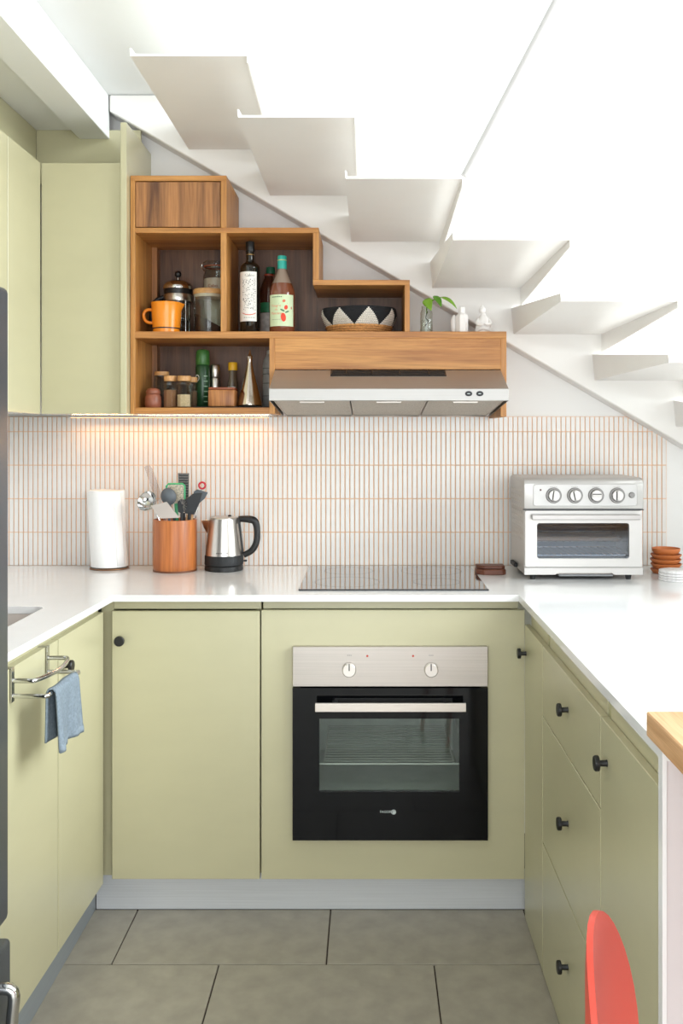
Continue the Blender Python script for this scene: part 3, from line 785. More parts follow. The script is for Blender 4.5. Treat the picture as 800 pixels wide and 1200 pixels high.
for k in range(na): bm.faces.new((r1[k], r1[(k+1) % na], r2[(k+1) % na], r2[k]))
link('backrest', fin(bm, 50), M_CORAL, ch, CO)
bm = bmesh.new(); n = 28; rows3 = []
for i in range(5):
    rr = (i+1)/5
    rows3.append([bm.verts.new(CN*(0.18*rr*math.cos(2*PI*k/n))+CU*(0.165*rr*math.sin(2*PI*k/n))+Vector((0, 0, 0.425+0.02*rr**3))) for k in range(n)])
cen = bm.verts.new((0, 0, 0.425))
for k in range(n):
    bm.faces.new((cen, rows3[0][k], rows3[0][(k+1) % n]))
    for i in range(4): bm.faces.new((rows3[i][k], rows3[i+1][k], rows3[i+1][(k+1) % n], rows3[i][(k+1) % n]))
o = link('seat', fin(bm, 50), M_CORAL, ch, CO)
so = o.modifiers.new('thickness', 'SOLIDIFY'); so.thickness = 0.012
for su in (-1, 1):
    for sn in (-1, 1):
        a_ = CO+CN*(0.11*sn)+CU*(0.10*su)+Vector((0, 0, 0.422)); b_ = CO+CN*(0.15*sn)+CU*(0.135*su)
        tube('leg', [a_, b_], [0.012, 0.010], M_CORAL, ch, 10)

# ================================================================== TOWEL RACK AND TOWEL
tr = thing('towel_rack', 'chrome double-bar towel rack hooked over the sink unit door', 'towel rack', (-0.79, 2.19, 0.88))
for yy in (2.145, 2.365):
    pz1, pz0 = 0.9372, 0.860
    pl = box('hook_plate', -0.7978, -0.7945, yy-0.008, yy+0.008, pz0, pz1, M_CHROME, tr, 0.0008)
    box('hook_tab', -0.8195, -0.7945, yy-0.008, yy+0.008, pz1, pz1+0.0025, M_CHROME, tr, 0.0005)
tube('upper_bar', [(-0.795, 2.145, 0.909), (-0.755, 2.145, 0.909), (-0.744, 2.152, 0.909), (-0.732, 2.195, 0.909), (-0.726, 2.255, 0.909), (-0.732, 2.31, 0.909), (-0.744, 2.358, 0.909), (-0.755, 2.365, 0.909), (-0.795, 2.365, 0.909)], 0.0055, M_CHROME, tr, 12, smooth=4)
ZB = 0.874
tube('lower_bar', [(-0.795, 2.145, ZB), (-0.727, 2.145, ZB), (-0.718, 2.148, ZB), (-0.716, 2.16, ZB), (-0.716, 2.255, ZB), (-0.716, 2.345, ZB), (-0.718, 2.362, ZB), (-0.727, 2.365, ZB), (-0.795, 2.365, ZB)], 0.0055, M_CHROME, tr, 12, smooth=4)
# towel: a folded cloth draped over the lower bar
M_TOWEL = mat('slate_blue_terry', (122, 134, 144), 0.95, var=0.18, vscale=160, bump=0.9, bscale=420)
bm = bmesh.new(); nu, nv = 26, 34
BXc = -0.716
front_len, back_len = 0.150, 0.128
grid = []
for j in range(nv+1):
    s = -back_len+(front_len+back_len)*j/nv
    rowv = []
    for i in range(nu+1):
        u = i/nu; y = 2.170+0.158*u
        hang = min(abs(s), 0.15)
        rr = 0.0078+0.0012*math.sin(9*u+2)
        if s < -0.012: x, z = BXc-rr-0.003*math.sin(14*u+1)*hang/0.13, ZB+s+0.012
        elif s > 0.012: x, z = BXc+rr+(0.010*math.sin(7.5*u+0.6)+0.004*math.sin(19*u))*hang/0.15+0.02*hang, ZB-s+0.012
        else:
            a = PI/2-(s/0.012)*PI/2; x, z = BXc+rr*math.cos(a), ZB+rr*math.sin(a)
        yy = y+0.008*math.sin(3*u)*hang/0.15
        rowv.append(bm.verts.new((x+0.716, yy-2.25, z-ZB)))
    grid.append(rowv)
for j in range(nv):
    for i in range(nu): bm.faces.new((grid[j][i], grid[j][i+1], grid[j+1][i+1], grid[j+1][i]))
tw = thing('hand_towel', 'slate blue terry hand towel hanging over the chrome rack', 'towel', (-0.716, 2.25, ZB))
o = link('cloth', fin(bm, 80), M_TOWEL, tw, (-0.716, 2.25, ZB))
so = o.modifiers.new('thickness', 'SOLIDIFY'); so.thickness = 0.004; so.offset = 1
bm = bmesh.new(); hg = []
for j in range(4):
    s = front_len-0.020+0.0215*j/3; hang = min(s, 0.15); rowv = []
    for i in range(nu+1):
        u = i/nu
        x = BXc+0.0078+0.0012*math.sin(9*u+2)+(0.010*math.sin(7.5*u+0.6)+0.004*math.sin(19*u))*hang/0.15+0.02*hang+0.0035+(0.0012 if j in (1, 2) else 0)
        rowv.append(bm.verts.new((x+0.716, 2.170+0.158*u+0.008*math.sin(3*u)*hang/0.15-2.25, 0.012-s)))
    hg.append(rowv)
for j in range(3):
    for i in range(nu): bm.faces.new((hg[j][i], hg[j][i+1], hg[j+1][i+1], hg[j+1][i]))
o = link('hem', fin(bm, 80), mat('slate_blue_hem', (126, 138, 148), 0.95, var=0.08, vscale=80, bump=0.5, bscale=300), tw, (-0.716, 2.25, ZB))
so = o.modifiers.new('thickness', 'SOLIDIFY'); so.thickness = 0.001
skew(tr); skew(tw)

#--OBJECTS--
# ================================================================== THINGS ON THE WORKTOP
# --- paper towel roll on its wire stand
ps = thing('paper_towel_stand', 'wire paper towel stand under the white roll', 'paper towel holder', (-0.938, 3.398, CT))
M_WIRE = mat('bronze_wire', (150, 112, 84), 0.35, metal=0.8)
tube('base_ring', [(-0.938+0.068*math.cos(2*PI*k/28), 3.395+0.062*math.sin(2*PI*k/28), CT+0.0028) for k in range(28)], 0.0026, M_WIRE, ps, 8, closed=True)
tube('inner_ring', [(-0.938+0.050*math.cos(2*PI*k/24)*0.9, 3.395+0.046*math.sin(2*PI*k/24), CT+0.0065) for k in range(24)], 0.0022, M_WIRE, ps, 8, closed=True)
tube('spindle', [(-0.99, 3.398, CT+0.0075), (-0.938, 3.398, CT+0.0075), (-0.939, 3.398, CT+0.05), (-0.9525, 3.398, 1.262)], 0.0024, M_WIRE, ps, 8)
pr = thing('paper_towel_roll', 'white paper towel roll standing near the left end of the splashback', 'paper towel', (-0.938, 3.398, 0.9975))
bm = bmesh.new(); n = 40; prof = []
R0 = 0.0655
sections = [(0.0, R0), (0.06, R0), (0.14, R0), (0.22, R0), (0.272, R0)]
def roll_ring(z, r, wob=0.0):
    return [bm.verts.new((-0.052*z+r*math.cos(2*PI*k/n), r*math.sin(2*PI*k/n), z+wob*math.sin(3*2*PI*k/n+1)+wob*0.6*math.sin(5*2*PI*k/n))) for k in range(n)]
rg = [roll_ring(0.0, 0.019), roll_ring(0.0, R0*0.995), roll_ring(0.004, R0), roll_ring(0.14, R0), roll_ring(0.270, R0*1.01, 0.0012), roll_ring(0.273, R0*0.995, 0.0014), roll_ring(0.268, 0.019)]
rg.append(rg[0])
for a, b in zip(rg, rg[1:]):
    for k in range(n): bm.faces.new((a[k], a[(k+1) % n], b[(k+1) % n], b[k]))
link('roll', fin(bm, 45), mat('white_paper', (246, 245, 243), 0.9, var=0.01, vscale=60, bump=0.25, bscale=140), pr, (-0.938, 3.398, 0.9975))
# loose end of the paper: a sheet that follows the roll a little proud of it
bm = bmesh.new(); rowsq = []
for j in range(7):
    z = 0.004+0.262*j/6
    rowsq.append([bm.verts.new((-0.052*z+(R0+0.0010+0.0022*i/6)*math.cos(-0.9+0.5*i/6), (R0+0.0010+0.0022*i/6)*math.sin(-0.9+0.5*i/6), z)) for i in range(7)])
for a, b in zip(rowsq, rowsq[1:]):
    for i in range(6): bm.faces.new((a[i], a[i+1], b[i+1], b[i]))
o = link('loose_sheet', fin(bm, 60), MATS['white_paper'], pr, (-0.938, 3.398, 0.9975))
so = o.modifiers.new('thickness', 'SOLIDIFY'); so.thickness = 0.0006

# --- utensil crock
UX, UY = -0.690, 3.345
ut = thing('utensil_crock', 'oval-topped turned acacia crock holding cooking utensils', 'utensil holder', (UX, UY, CT))
ut['label'] = 'round acacia wood crock crowded with cooking utensils'
lathe('crock', [(0, 0), (0.073, 0), (0.0755, 0.003), (0.0765, 0.02), (0.0765, 0.180), (0.0755, 0.183), (0.0690, 0.183), (0.0680, 0.180), (0.0680, 0.014), (0, 0.014)], M_ACACIA, ut, (UX, UY, CT), 40)
lathe('foot_band', [(0.0740, 0.0), (0.0768, 0.0), (0.0772, 0.004), (0.0766, 0.006)], mat('dark_foot', (110, 62, 34), 0.5), ut, (UX, UY, CT+0.0002), 40)
FL = CT+0.0145
M_UBLACK = mat('black_nylon', (38, 40, 43), 0.5)
M_UGREY = mat('grey_silicone', (92, 98, 104), 0.5)
def uten(name, label, foot, cat='utensil'):
    return thing(name, label, cat, (foot[0], foot[1], FL), 'utensils in the wooden crock')
def up(px, py, d): return (sx(px, d), d, sz(py, d))
def blade(name, pix, d, t, m, parent, bev=0.0006):
    return prism(name, [(sx(p[0], d), sz(p[1], d)) for p in pix], 'Y', d-t/2, d+t/2, m, parent, bev)
def handle(parent, a, b, r, m): return tube('handle', [a, b], r, m, parent, 10)
# steel ladle
f_ = (UX+0.01, UY-0.010, FL+0.006)
u = uten('ladle', 'polished steel ladle leaning left out of the crock', f_)
hp = up(178.5, 590, 3.33)
handle(u, f_, hp, 0.0045, M_CHROME)
rotm = Matrix.Rotation(math.radians(62), 3, 'X') @ Matrix.Rotation(math.radians(-20), 3, 'Y')
lathe('bowl', [(0, -0.022), (0.016, -0.020), (0.029, -0.010), (0.036, 0.004), (0.0375, 0.004), (0.030, -0.011), (0.017, -0.0215), (0, -0.0235)], M_CHROME, u, up(172.5, 587.5, 3.295), 28, 60, rotm)
# clear spatula
f_ = (UX+0.0, UY+0.03, FL+0.006)
u = uten('clear_spatula', 'translucent pale plastic spatula standing tallest at the back left', f_)
M_CLEARP = thin_glass('translucent_plastic', (250, 246, 245), 3.0, 0.3)
handle(u, f_, up(187, 585, 3.39), 0.0045, M_CLEARP)
blade('blade', [(169, 547), (175, 544.5), (179, 550), (190, 582), (184, 588), (178, 575)], 3.39, 0.003, M_CLEARP, u)
# grey spoon
f_ = (UX-0.02, UY-0.032, FL+0.006)
u = uten('silicone_spoon', 'grey silicone spoon with an egg-shaped bowl in the crock', f_)
handle(u, f_, up(199, 590, 3.32), 0.005, M_UGREY)
bm = bmesh.new(); bmesh.ops.create_uvsphere(bm, u_segments=20, v_segments=12, radius=1)
for v in bm.verts:
    v.co = Vector((v.co.x*0.0275, v.co.y*0.007+(0.006*(v.co.x**2+v.co.z**2)), v.co.z*0.031))
bm.transform(Matrix.Rotation(math.radians(-18), 4, 'Y'))
link('bowl', fin(bm, 60), M_UGREY, u, up(197, 582, 3.315))
# steel turner
f_ = (UX+0.012, UY-0.030, FL+0.006)
u = uten('steel_turner', 'broad flat steel turner blade leaning over the crock rim', f_)
handle(u, f_, up(204, 606, 3.285), 0.005, M_UBLACK)
prism('blade', [(sx(p[0], 3.27), sz(p[1], 3.27)) for p in ((176.8, 592.5), (195.5, 588), (210.5, 606.5), (205, 607), (187, 607.5))], 'Y', 3.266, 3.269, mat('satin_turner', (196, 186, 178), 0.4, metal=0.5), u, 0.0005)
# green framed grater
f_ = (UX+0.015, UY+0.015, FL+0.006)
u = uten('hand_grater', 'small steel grater in a mint green frame', f_)
M_MINT = mat('mint_green_plastic', (72, 176, 120), 0.4)
M_GRAT = mat('perforated_steel', (206, 196, 176), 0.35, metal=0.5, var=0.5, vscale=260)
D = 3.36
tube('frame', [up(195, 585, D), up(195, 569.5, D), up(197.5, 567, D), up(214, 567, D), up(216.3, 569.5, D), up(216.3, 585, D)], 0.0034, M_MINT, u, 10)
g_ = blade('grating_plate', [(196, 568), (215.5, 568), (215.5, 590), (196, 590)], D, 0.0015, M_GRAT, u, 0)
for i in range(6):
    for j in range(5):
        lathe('tooth', solid([(0.0022, 0), (0.0008, 0.0022)]), M_STEEL_V, g_, (sx(198+i*3.1, D), D-0.0008, sz(571+j*4, D)), 6, 20, Matrix.Rotation(PI/2, 3, 'X'))
handle(u, f_, up(206, 590, D), 0.006, M_MINT)
# rasp grater
f_ = (UX+0.03, UY+0.035, FL+0.006)
u = uten('rasp_grater', 'tall dark rasp grater standing upright in the crock', f_)
D = 3.395
r_ = blade('rasp', [(208.4, 554.5), (221.6, 554.5), (220.5, 600), (210, 600)], D, 0.0025, mat('rasp_grey', (112, 108, 104), 0.45, metal=0.3, var=0.35, vscale=300), u, 0.0004)
for j in range(9):
    blade('rasp_row', [(209.8, 556.5+j*3), (220.4, 556.5+j*3), (220.4, 557.8+j*3), (209.8, 557.8+j*3)], D-0.002, 0.0015, M_UBLACK, r_, 0)
handle(u, f_, up(215, 601, D), 0.006, M_UBLACK)
# pasta server with teeth
f_ = (UX+0.024, UY-0.034, FL+0.006)
u = uten('pasta_server', 'black toothed pasta server in the middle of the crock', f_)
D = 3.30
handle(u, f_, up(213, 600, D), 0.005, M_UBLACK)
hd_ = blade('head', [(208, 588), (212, 585), (217, 586), (218, 594), (214, 602), (209, 600)], D, 0.008, M_UBLACK, u, 0.001)
for k in range(8):
    a = math.radians(-60+k*25)
    p0 = Vector(up(214, 592, D-0.004)); p1 = p0+Vector((math.cos(a)*0.017, -0.012, math.sin(a)*0.024))
    tube('tooth', [p0+(p1-p0)*0.2, p1], [0.0016, 0.0009], mat('grey_tooth', (128, 126, 124), 0.4, metal=0.5), hd_, 6)
# black spatula
f_ = (UX+0.036, UY-0.01, FL+0.006)
u = uten('black_spatula', 'wide black nylon spatula on the right of the crock', f_)
D = 3.315
blade('blade', [(217, 585.5), (226, 578.5), (237, 577.5), (233.5, 590), (227.5, 603), (216.5, 601.5)], D, 0.004, M_UBLACK, u, 0.001)
handle(u, f_, up(222, 602, D), 0.006, M_UBLACK)
# grey turner behind
f_ = (UX+0.02, UY+0.010, FL+0.006)
u = uten('slotted_turner', 'dark grey slotted turner leaning furthest right', f_)
D = 3.375
blade('blade', [(227, 576), (231, 573.5), (243.5, 577), (240, 584), (231, 592), (226, 590)], D, 0.003, M_UGREY, u, 0.0008)
handle(u, f_, up(228, 592, D), 0.005, M_UGREY)
# red ring tool
f_ = (UX+0.03, UY+0.05, FL+0.006)
u = uten('red_ring_tool', 'steel kitchen tool with a red ring at its end', f_)
D = 3.40
cR = Vector(up(236.8, 569, D))
tube('ring', [cR+Vector((0.0115*math.cos(2*PI*k/20), 0, 0.0115*math.sin(2*PI*k/20))) for k in range(20)], 0.0036, mat('red_plastic', (206, 50, 62), 0.35), u, 10, closed=True)
tube('shaft', [f_, cR+Vector((-0.003, 0, -0.0115))], 0.003, M_CHROME, u, 8)
# wooden spatula
f_ = (UX+0.02, UY-0.004, FL+0.006)
u = uten('wooden_paddle', 'short pale wooden paddle just showing at the crock rim', f_)
D = 3.338
blade('blade', [(218, 603), (226.5, 603), (226, 612), (217.5, 612)], D, 0.005, M_BAR, u, 0.001)
handle(u, f_, up(222, 611, D), 0.005, M_BAR)

# --- kettle
KX, KY = -0.518, 3.360
kt = thing('electric_kettle', 'brushed steel electric kettle with black base and handle', 'kettle', (KX, KY, CT))
lathe('power_base', solid([(0.066, 0.0), (0.0685, 0.003), (0.0685, 0.016), (0.066, 0.019)]), M_BLACK, kt, (KX, KY, CT), 36)
lathe('lower_collar', solid([(0.066, 0.0195), (0.0690, 0.022), (0.0685, 0.052), (0.067, 0.055)]), M_RUBBER, kt, (KX, KY, CT), 36)
kbd = lathe('body', solid([(0.0672, 0.0552), (0.0668, 0.060), (0.060, 0.120), (0.0535, 0.170), (0.0515, 0.184)]), M_STEEL_V, kt, (KX, KY, CT), 40)
lid = lathe('lid', solid([(0.0515, 0.1842), (0.050, 0.188), (0.042, 0.191)]), M_STEEL_V, kt, (KX, KY, CT), 36)
lathe('lid_knob', solid([(0.006, 0.191), (0.006, 0.195), (0.004, 0.197)]), M_BLACK, lid, (KX+0.02, KY, CT), 14)
bm = bmesh.new()
sp = [(-0.046, -0.020, 0.180), (-0.046, 0.020, 0.180), (-0.083, 0.0, 0.177), (-0.058, -0.010, 0.130), (-0.058, 0.010, 0.130), (-0.0725, 0.0, 0.150)]
vs = [bm.verts.new(p) for p in sp]
for q in ((0, 2, 1), (0, 3, 5, 2), (1, 2, 5, 4), (3, 4, 5), (0, 1, 4, 3)): bm.faces.new([vs[i] for i in q])
bmesh.ops.bevel(bm, geom=list(bm.edges), offset=0.0015, segments=1, affect='EDGES')
link('spout', fin(bm, 40), M_STEEL_V, kt, (KX, KY, CT))
hpts = [(279.5, 608), (292, 608.5), (298.5, 611), (301, 620), (300.5, 634), (295.5, 644.5), (285.5, 650.5)]
tube('handle', [up(p[0], p[1], KY) for p in hpts], [0.009, 0.0115, 0.0115, 0.0100, 0.0100, 0.0100, 0.009], M_BLACK, kt, 12, smooth=4, flat=1.15)
bm = bmesh.new(); add_box(bm, -0.005, 0.005, -0.010, 0.010, -0.060, 0.060, 0.002)
bm.transform(Matrix.Rotation(math.radians(-6.5), 4, 'Y'))
link('handle_mount', fin(bm), M_BLACK, kt, (KX+0.0585, KY, CT+0.122))
box('switch', KX+0.070, KX+0.082, KY-0.006, KY+0.006, CT+0.030, CT+0.036, M_BLACK, kt, 0.001)
for k in range(7):
    patch_wrap('maker_print', [(-0.018+k*0.006, 0.0650), (-0.0135+k*0.006, 0.0650), (-0.0135+k*0.006, 0.0680), (-0.018+k*0.006, 0.0680)], 0.0668, mat('grey_print_dark', (96, 92, 90), 0.5), kt, (KX, KY, CT))

# --- wooden dish right of the hob
sd = thing('wooden_rest', 'small dark reddish-brown wooden block right of the hob', 'spoon rest', (0.42, 3.27, CT))
M_RWOOD = wood('red_brown_wood', (132, 78, 56), (92, 50, 36), 'X', 1.0, 0.45)
prism('base_block', [(0.372, 3.255), (0.396, 3.232), (0.462, 3.232), (0.474, 3.243), (0.474, 3.30), (0.372, 3.30)], 'Z', CT, CT+0.019, M_RWOOD, sd, 0.003, None)
prism('upper_plate', [(0.374, 3.262), (0.398, 3.240), (0.460, 3.240), (0.471, 3.25), (0.471, 3.299), (0.374, 3.299)], 'Z', CT+0.0195, CT+0.031, M_RWOOD, sd, 0.002, None)

# --- toaster oven
TX0, TX1, TYF, TYB = 0.5165, 0.914, 3.125, 3.425
tz = lambda py: sz(py, 3.125)
to = thing('toaster_oven', 'pale steel toaster oven with four dials on the right worktop', 'toaster oven', ((TX0+TX1)/2, 3.27, CT))
Z0, Z1 = CT+0.018, tz(560)
zl = tz(597.5)     # split between control head and door
M_TBODY = mat('toaster_side_steel', (196, 191, 185), 0.34, metal=0.75, var=0.03)
M_TDARK = mat('toaster_inside', (92, 100, 108), 0.45, metal=0.4)
# body as a hollow box with an opening at the front, plus rounded top
ow = 0.012
body = boxes('body', [(TX0+0.003, TX0+0.003+ow, TYF+0.018, TYB, Z0, Z1-0.012), (TX1-0.003-ow, TX1-0.003, TYF+0.018, TYB, Z0, Z1-0.012), (TX0+0.003+ow, TX1-0.003-ow, TYB-ow, TYB, Z0, Z1-0.012), (TX0+0.003+ow, TX1-0.003-ow, TYF+0.018, TYB-ow, Z0, Z0+ow), (TX0+0.003+ow, TX1-0.003-ow, TYF+0.018, TYB-ow, zl-0.008, zl)], M_TBODY, to)
head_poly = [(TYF, zl+0.002), (TYF, Z1-0.020), (TYF+0.005, Z1-0.007), (TYF+0.018, Z1-0.001), (TYF+0.04, Z1), (TYB-0.02, Z1), (TYB-0.005, Z1-0.006), (TYB, Z1-0.012), (TYB, zl+0.002)]
prism('control_head', head_poly, 'X', TX0, TX1, M_TOASTER, to, 0.004, 40, 2)
box('dark_seam', TX0-0.001, TX1+0.001, TYF-0.001, TYF+0.02, zl-0.0015, zl+0.0015, mat('dark_grey_seam', (66, 68, 70), 0.4), to, 0)
for k in range(5):
    for j in range(7):
        z = tz(578)-k*0.018; y = TYF+0.06+j*0.032
        box('side_louvre', TX0-0.0012, TX0+0.0004, y, y+0.024, z, z+0.007, M_TBODY, to, 0.0005)
        z2 = tz(610)-k*0.018
        if z2 > Z0+0.05: box('side_louvre', TX0+0.0018, TX0+0.0034, y, y+0.024, z2, z2+0.007, M_TBODY, to, 0.0005)
cp = prism('control_plate', rrect(sx(624.5, TYF), sx(746, TYF), tz(593), tz(567.5), 0.008), 'Y', TYF-0.0035, TYF+0.001, mat('satin_plate', (188, 186, 184), 0.4, metal=0.45), to, 0.0012, 40)
M_DIAL = mat('dial_steel', (196, 193, 190), 0.35, metal=0.5)
M_BEZ = mat('dial_bezel_steel', (128, 126, 124), 0.35, metal=0.6)
for px, a in ((648.3, 8), (673, -12), (697.8, 90), (722.5, 0)):
    cx_, cz_ = sx(px, TYF), tz(580.5)
    rotx = Matrix.Rotation(PI/2, 3, 'X')
    lathe('dial_bezel', [(0.0190, 0), (0.0255, 0), (0.0262, 0.002), (0.0240, 0.0042), (0.0205, 0.0042), (0.0190, 0.002)], M_BEZ, to, (cx_, TYF-0.0035, cz_), 28, 40, rotx)
    dl = lathe('dial', solid([(0.0185, 0.0), (0.0185, 0.012), (0.0170, 0.0142)]), M_DIAL, to, (cx_, TYF-0.0036, cz_), 28, 40, rotx)
    bm = bmesh.new(); add_box(bm, -0.0035, 0.0035, -0.005, 0.0, -0.0160, 0.0160, 0.0012); bm.transform(Matrix.Rotation(math.radians(a), 4, 'Y'))
    link('grip', fin(bm), M_DIAL, dl, (cx_, TYF-0.0178, cz_))
    bm = bmesh.new(); add_box(bm, -0.0062, -0.0036, -0.0012, 0.0, -0.0155, 0.0150); bm.transform(Matrix.Rotation(math.radians(a), 4, 'Y'))
    link('grip_gap', fin(bm), mat('dial_gap', (58, 56, 55), 0.5), dl, (cx_, TYF-0.0178, cz_))
    for k in range(4):
        box('dial_print', cx_-0.012+k*0.006, cx_-0.008+k*0.006, TYF-0.0038, TYF-0.0034, tz(570.8), tz(570.2), mat('grey_print', (150, 145, 142), 0.6), to, 0)
lathe('start_button', solid([(0.010, 0), (0.010, 0.003), (0.008, 0.005)]), M_BEZ, to, (sx(739.5, TYF), TYF-0.0035, tz(580)), 20, 30, Matrix.Rotation(PI/2, 3, 'X'))
lathe('indicator_light', solid([(0.0032, 0), (0.0026, 0.001)]), mat('dark_red_lamp', (90, 40, 36), 0.4), to, (sx(633, TYF), TYF-0.0035, tz(574)), 12, 30, Matrix.Rotation(PI/2, 3, 'X'))
# door with framed window
dz0_, dz1_ = tz(664.5), zl-0.003
wx0_, wx1_, wz0_, wz1_ = sx(629, TYF), sx(737, TYF), tz(654.5), tz(613)
bm = bmesh.new(); es = []
cxx, czz = (TX0+TX1)/2, (dz0_+dz1_)/2
for loop in (rrect(TX0+0.004, TX1-0.004, dz0_, dz1_, 0.004, 2), rrect(wx0_, wx1_, wz0_, wz1_, 0.008, 4)):
    vs = [bm.verts.new((p[0]-cxx, -0.009, p[1]-czz)) for p in loop]
    for i in range(len(vs)): es.append(bm.edges.new((vs[i], vs[(i+1) % len(vs)])))
bmesh.ops.triangle_fill(bm, use_beauty=True, edges=es)
r = bmesh.ops.extrude_face_region(bm, geom=list(bm.faces))
bmesh.ops.translate(bm, vec=(0, 0.018, 0), verts=[g for g in r['geom'] if isinstance(g, bmesh.types.BMVert)])
td = link('oven_door', fin(bm), M_TOASTER, to, (cxx, TYF+0.0085, czz))
M_TPANE = thin_glass('smoked_toaster_glass', (214, 220, 228), 1.4, 0.03)
box('window_pane', wx0_, wx1_, TYF+0.004, TYF+0.007, wz0_, wz1_, M_TPANE, td, 0)
box('handle', sx(623, 3.105), sx(750, 3.105), TYF-0.026, TYF-0.010, tz(608.5), tz(602.5), mat('handle_steel', (176, 172, 170), 0.35, metal=0.6), td, 0.002)
for xx in (sx(628, 3.105), sx(745, 3.105)):
    box('handle_post', xx-0.005, xx+0.005, TYF-0.0105, TYF-0.0004, tz(607.5), tz(603.5), M_TBODY, td, 0)
# inside: lining, rack, tray and an added slab for the bar's reflection
boxes('lining', [(TX0+0.016, TX0+0.018, TYF+0.02, TYB-0.014, Z0+0.014, zl-0.009), (TX1-0.018, TX1-0.016, TYF+0.02, TYB-0.014, Z0+0.014, zl-0.009), (TX0+0.018, TX1-0.018, TYB-0.016, TYB-0.0135, Z0+0.014, zl-0.009)], M_TDARK, to)
rk = tube('rack', [(TX0+0.022, TYF+0.03, tz(652)), (TX1-0.022, TYF+0.03, tz(652)), (TX1-0.022, TYB-0.03, tz(652)), (TX0+0.022, TYB-0.03, tz(652))], 0.0022, M_CHROME, to, 6, closed=True)
for k in range(14):
    x = TX0+0.04+k*0.0244
    tube('rack_wire', [(x, TYF+0.03, tz(652)), (x, TYB-0.03, tz(652))], 0.0013, M_CHROME, rk, 6)
tube('upper_guide', [(TX0+0.03, TYF+0.05, tz(619)), (TX1-0.03, TYF+0.05, tz(619))], 0.002, M_CHROME, to, 6)
box('bar_reflection_slab', TX0+0.03, TX1-0.045, TYF+0.10, TYB-0.04, tz(637.5), tz(633), wood('bar_reflection_wood', (212, 150, 96), (150, 92, 50), 'X'), to, 0.003)  # added brown slab imitating the wooden bar reflected in the window
bs = [(TX0+0.03, TX0+0.019)]
tube('added_slab_rail', [(TX0+0.019, TYF+0.12, tz(638)-0.003), (TX1-0.019, TYF+0.12, tz(638)-0.003)], 0.0022, M_CHROME, to, 6)
# lower lip and crumb tray
prism('lower_lip', [(TX0+0.001, Z0-0.001), (sx(651, 3.12), Z0-0.001), (sx(654, 3.12), Z0+0.006), (sx(717, 3.12), Z0+0.006), (sx(720, 3.12), Z0-0.001), (TX1-0.001, Z0-0.001), (TX1-0.001, dz0_-0.002), (TX0+0.001, dz0_-0.002)], 'Y', TYF, TYF+0.017, M_TOASTER, to, 0.0008)
box('crumb_tray', sx(654, 3.14), sx(717, 3.14), TYF+0.004, TYF+0.2, Z0-0.006, Z0-0.0005, mat('tray_grey', (120, 122, 124), 0.4, metal=0.6), to, 0)
for xx in (TX0+0.033, TX1-0.045):
    for yy in (TYF+0.022, TYB-0.03):
        lathe('foot', solid([(0.0085, 0), (0.0115, 0.018)]), M_RUBBER, to, (xx, yy, CT), 16)
box('side_bumper', TX0-0.010, TX0+0.003, TYF+0.15, TYF+0.24, Z0+0.004, Z0+0.018, M_RUBBER, to, 0.002)

# --- stacked terracotta bowls
BXc_, BYc_ = 1.039, 3.285
M_RUST = mat('terracotta_glaze', (196, 112, 58), 0.5, var=0.08, vscale=30)
hs = [0.0, 0.0185, 0.035, 0.051, 0.0665]
for k in range(5):
    last = k == 4
    zb = CT+hs[k]
    R_ = 0.052 if not last else 0.0475
    names = ['bottommost', 'second from the bottom', 'middle', 'second from the top', 'topmost']
    b_ = lathe('terracotta_bowl', [(0, 0), (R_-0.010, 0), (R_-0.006, 0.004), (R_, 0.012), (R_+0.0008, 0.0155 if not last else 0.021), (R_-0.002, 0.0158 if not last else 0.0215), (R_-0.006, 0.010), (R_-0.010, 0.006), (0, 0.006)], M_RUST, None, (BXc_+0.001*math.sin(k*2.3), BYc_, zb), 32)
    if k < 4:
        pass
    tag(b_, 'small terracotta bowl, %s of the stack of five' % names[k], 'bowl', 'stacked terracotta bowls')
# --- white speckled coasters
M_COAST = mat('speckled_ceramic', (236, 234, 234), 0.5, var=0.12, vscale=90)
zc = CT
for k, nm in enumerate(('bottom', 'second', 'third', 'top')):
    c_ = lathe('coaster', solid([(0.055, 0), (0.0565, 0.001), (0.0565, 0.0066), (0.055, 0.0076)]), M_COAST, None, (1.024+0.0015*math.sin(k*3), 3.128, zc), 36)
    lathe('edge_speckle_band', [(0.0550, 0.0005), (0.0552, 0.0005), (0.0552, 0.0016), (0.0550, 0.0016)], mat('dark_speckle', (120, 96, 92), 0.6, var=0.5, vscale=70), c_, (1.024+0.0015*math.sin(k*3), 3.128, zc-0.0009), 36)
    zc += 0.0086
    tag(c_, {'bottom': 'white speckled round coaster at the bottom of the four', 'second': 'white speckled round coaster second from the bottom', 'third': 'white speckled round coaster just below the top one', 'top': 'white speckled round coaster lying on top of the stack'}[nm], 'coaster', 'stacked speckled coasters')

# ================================================================== THINGS ON THE SHELF
S1 = Z['b1']     # long shelf
S0 = Z['u1']     # spice box floor
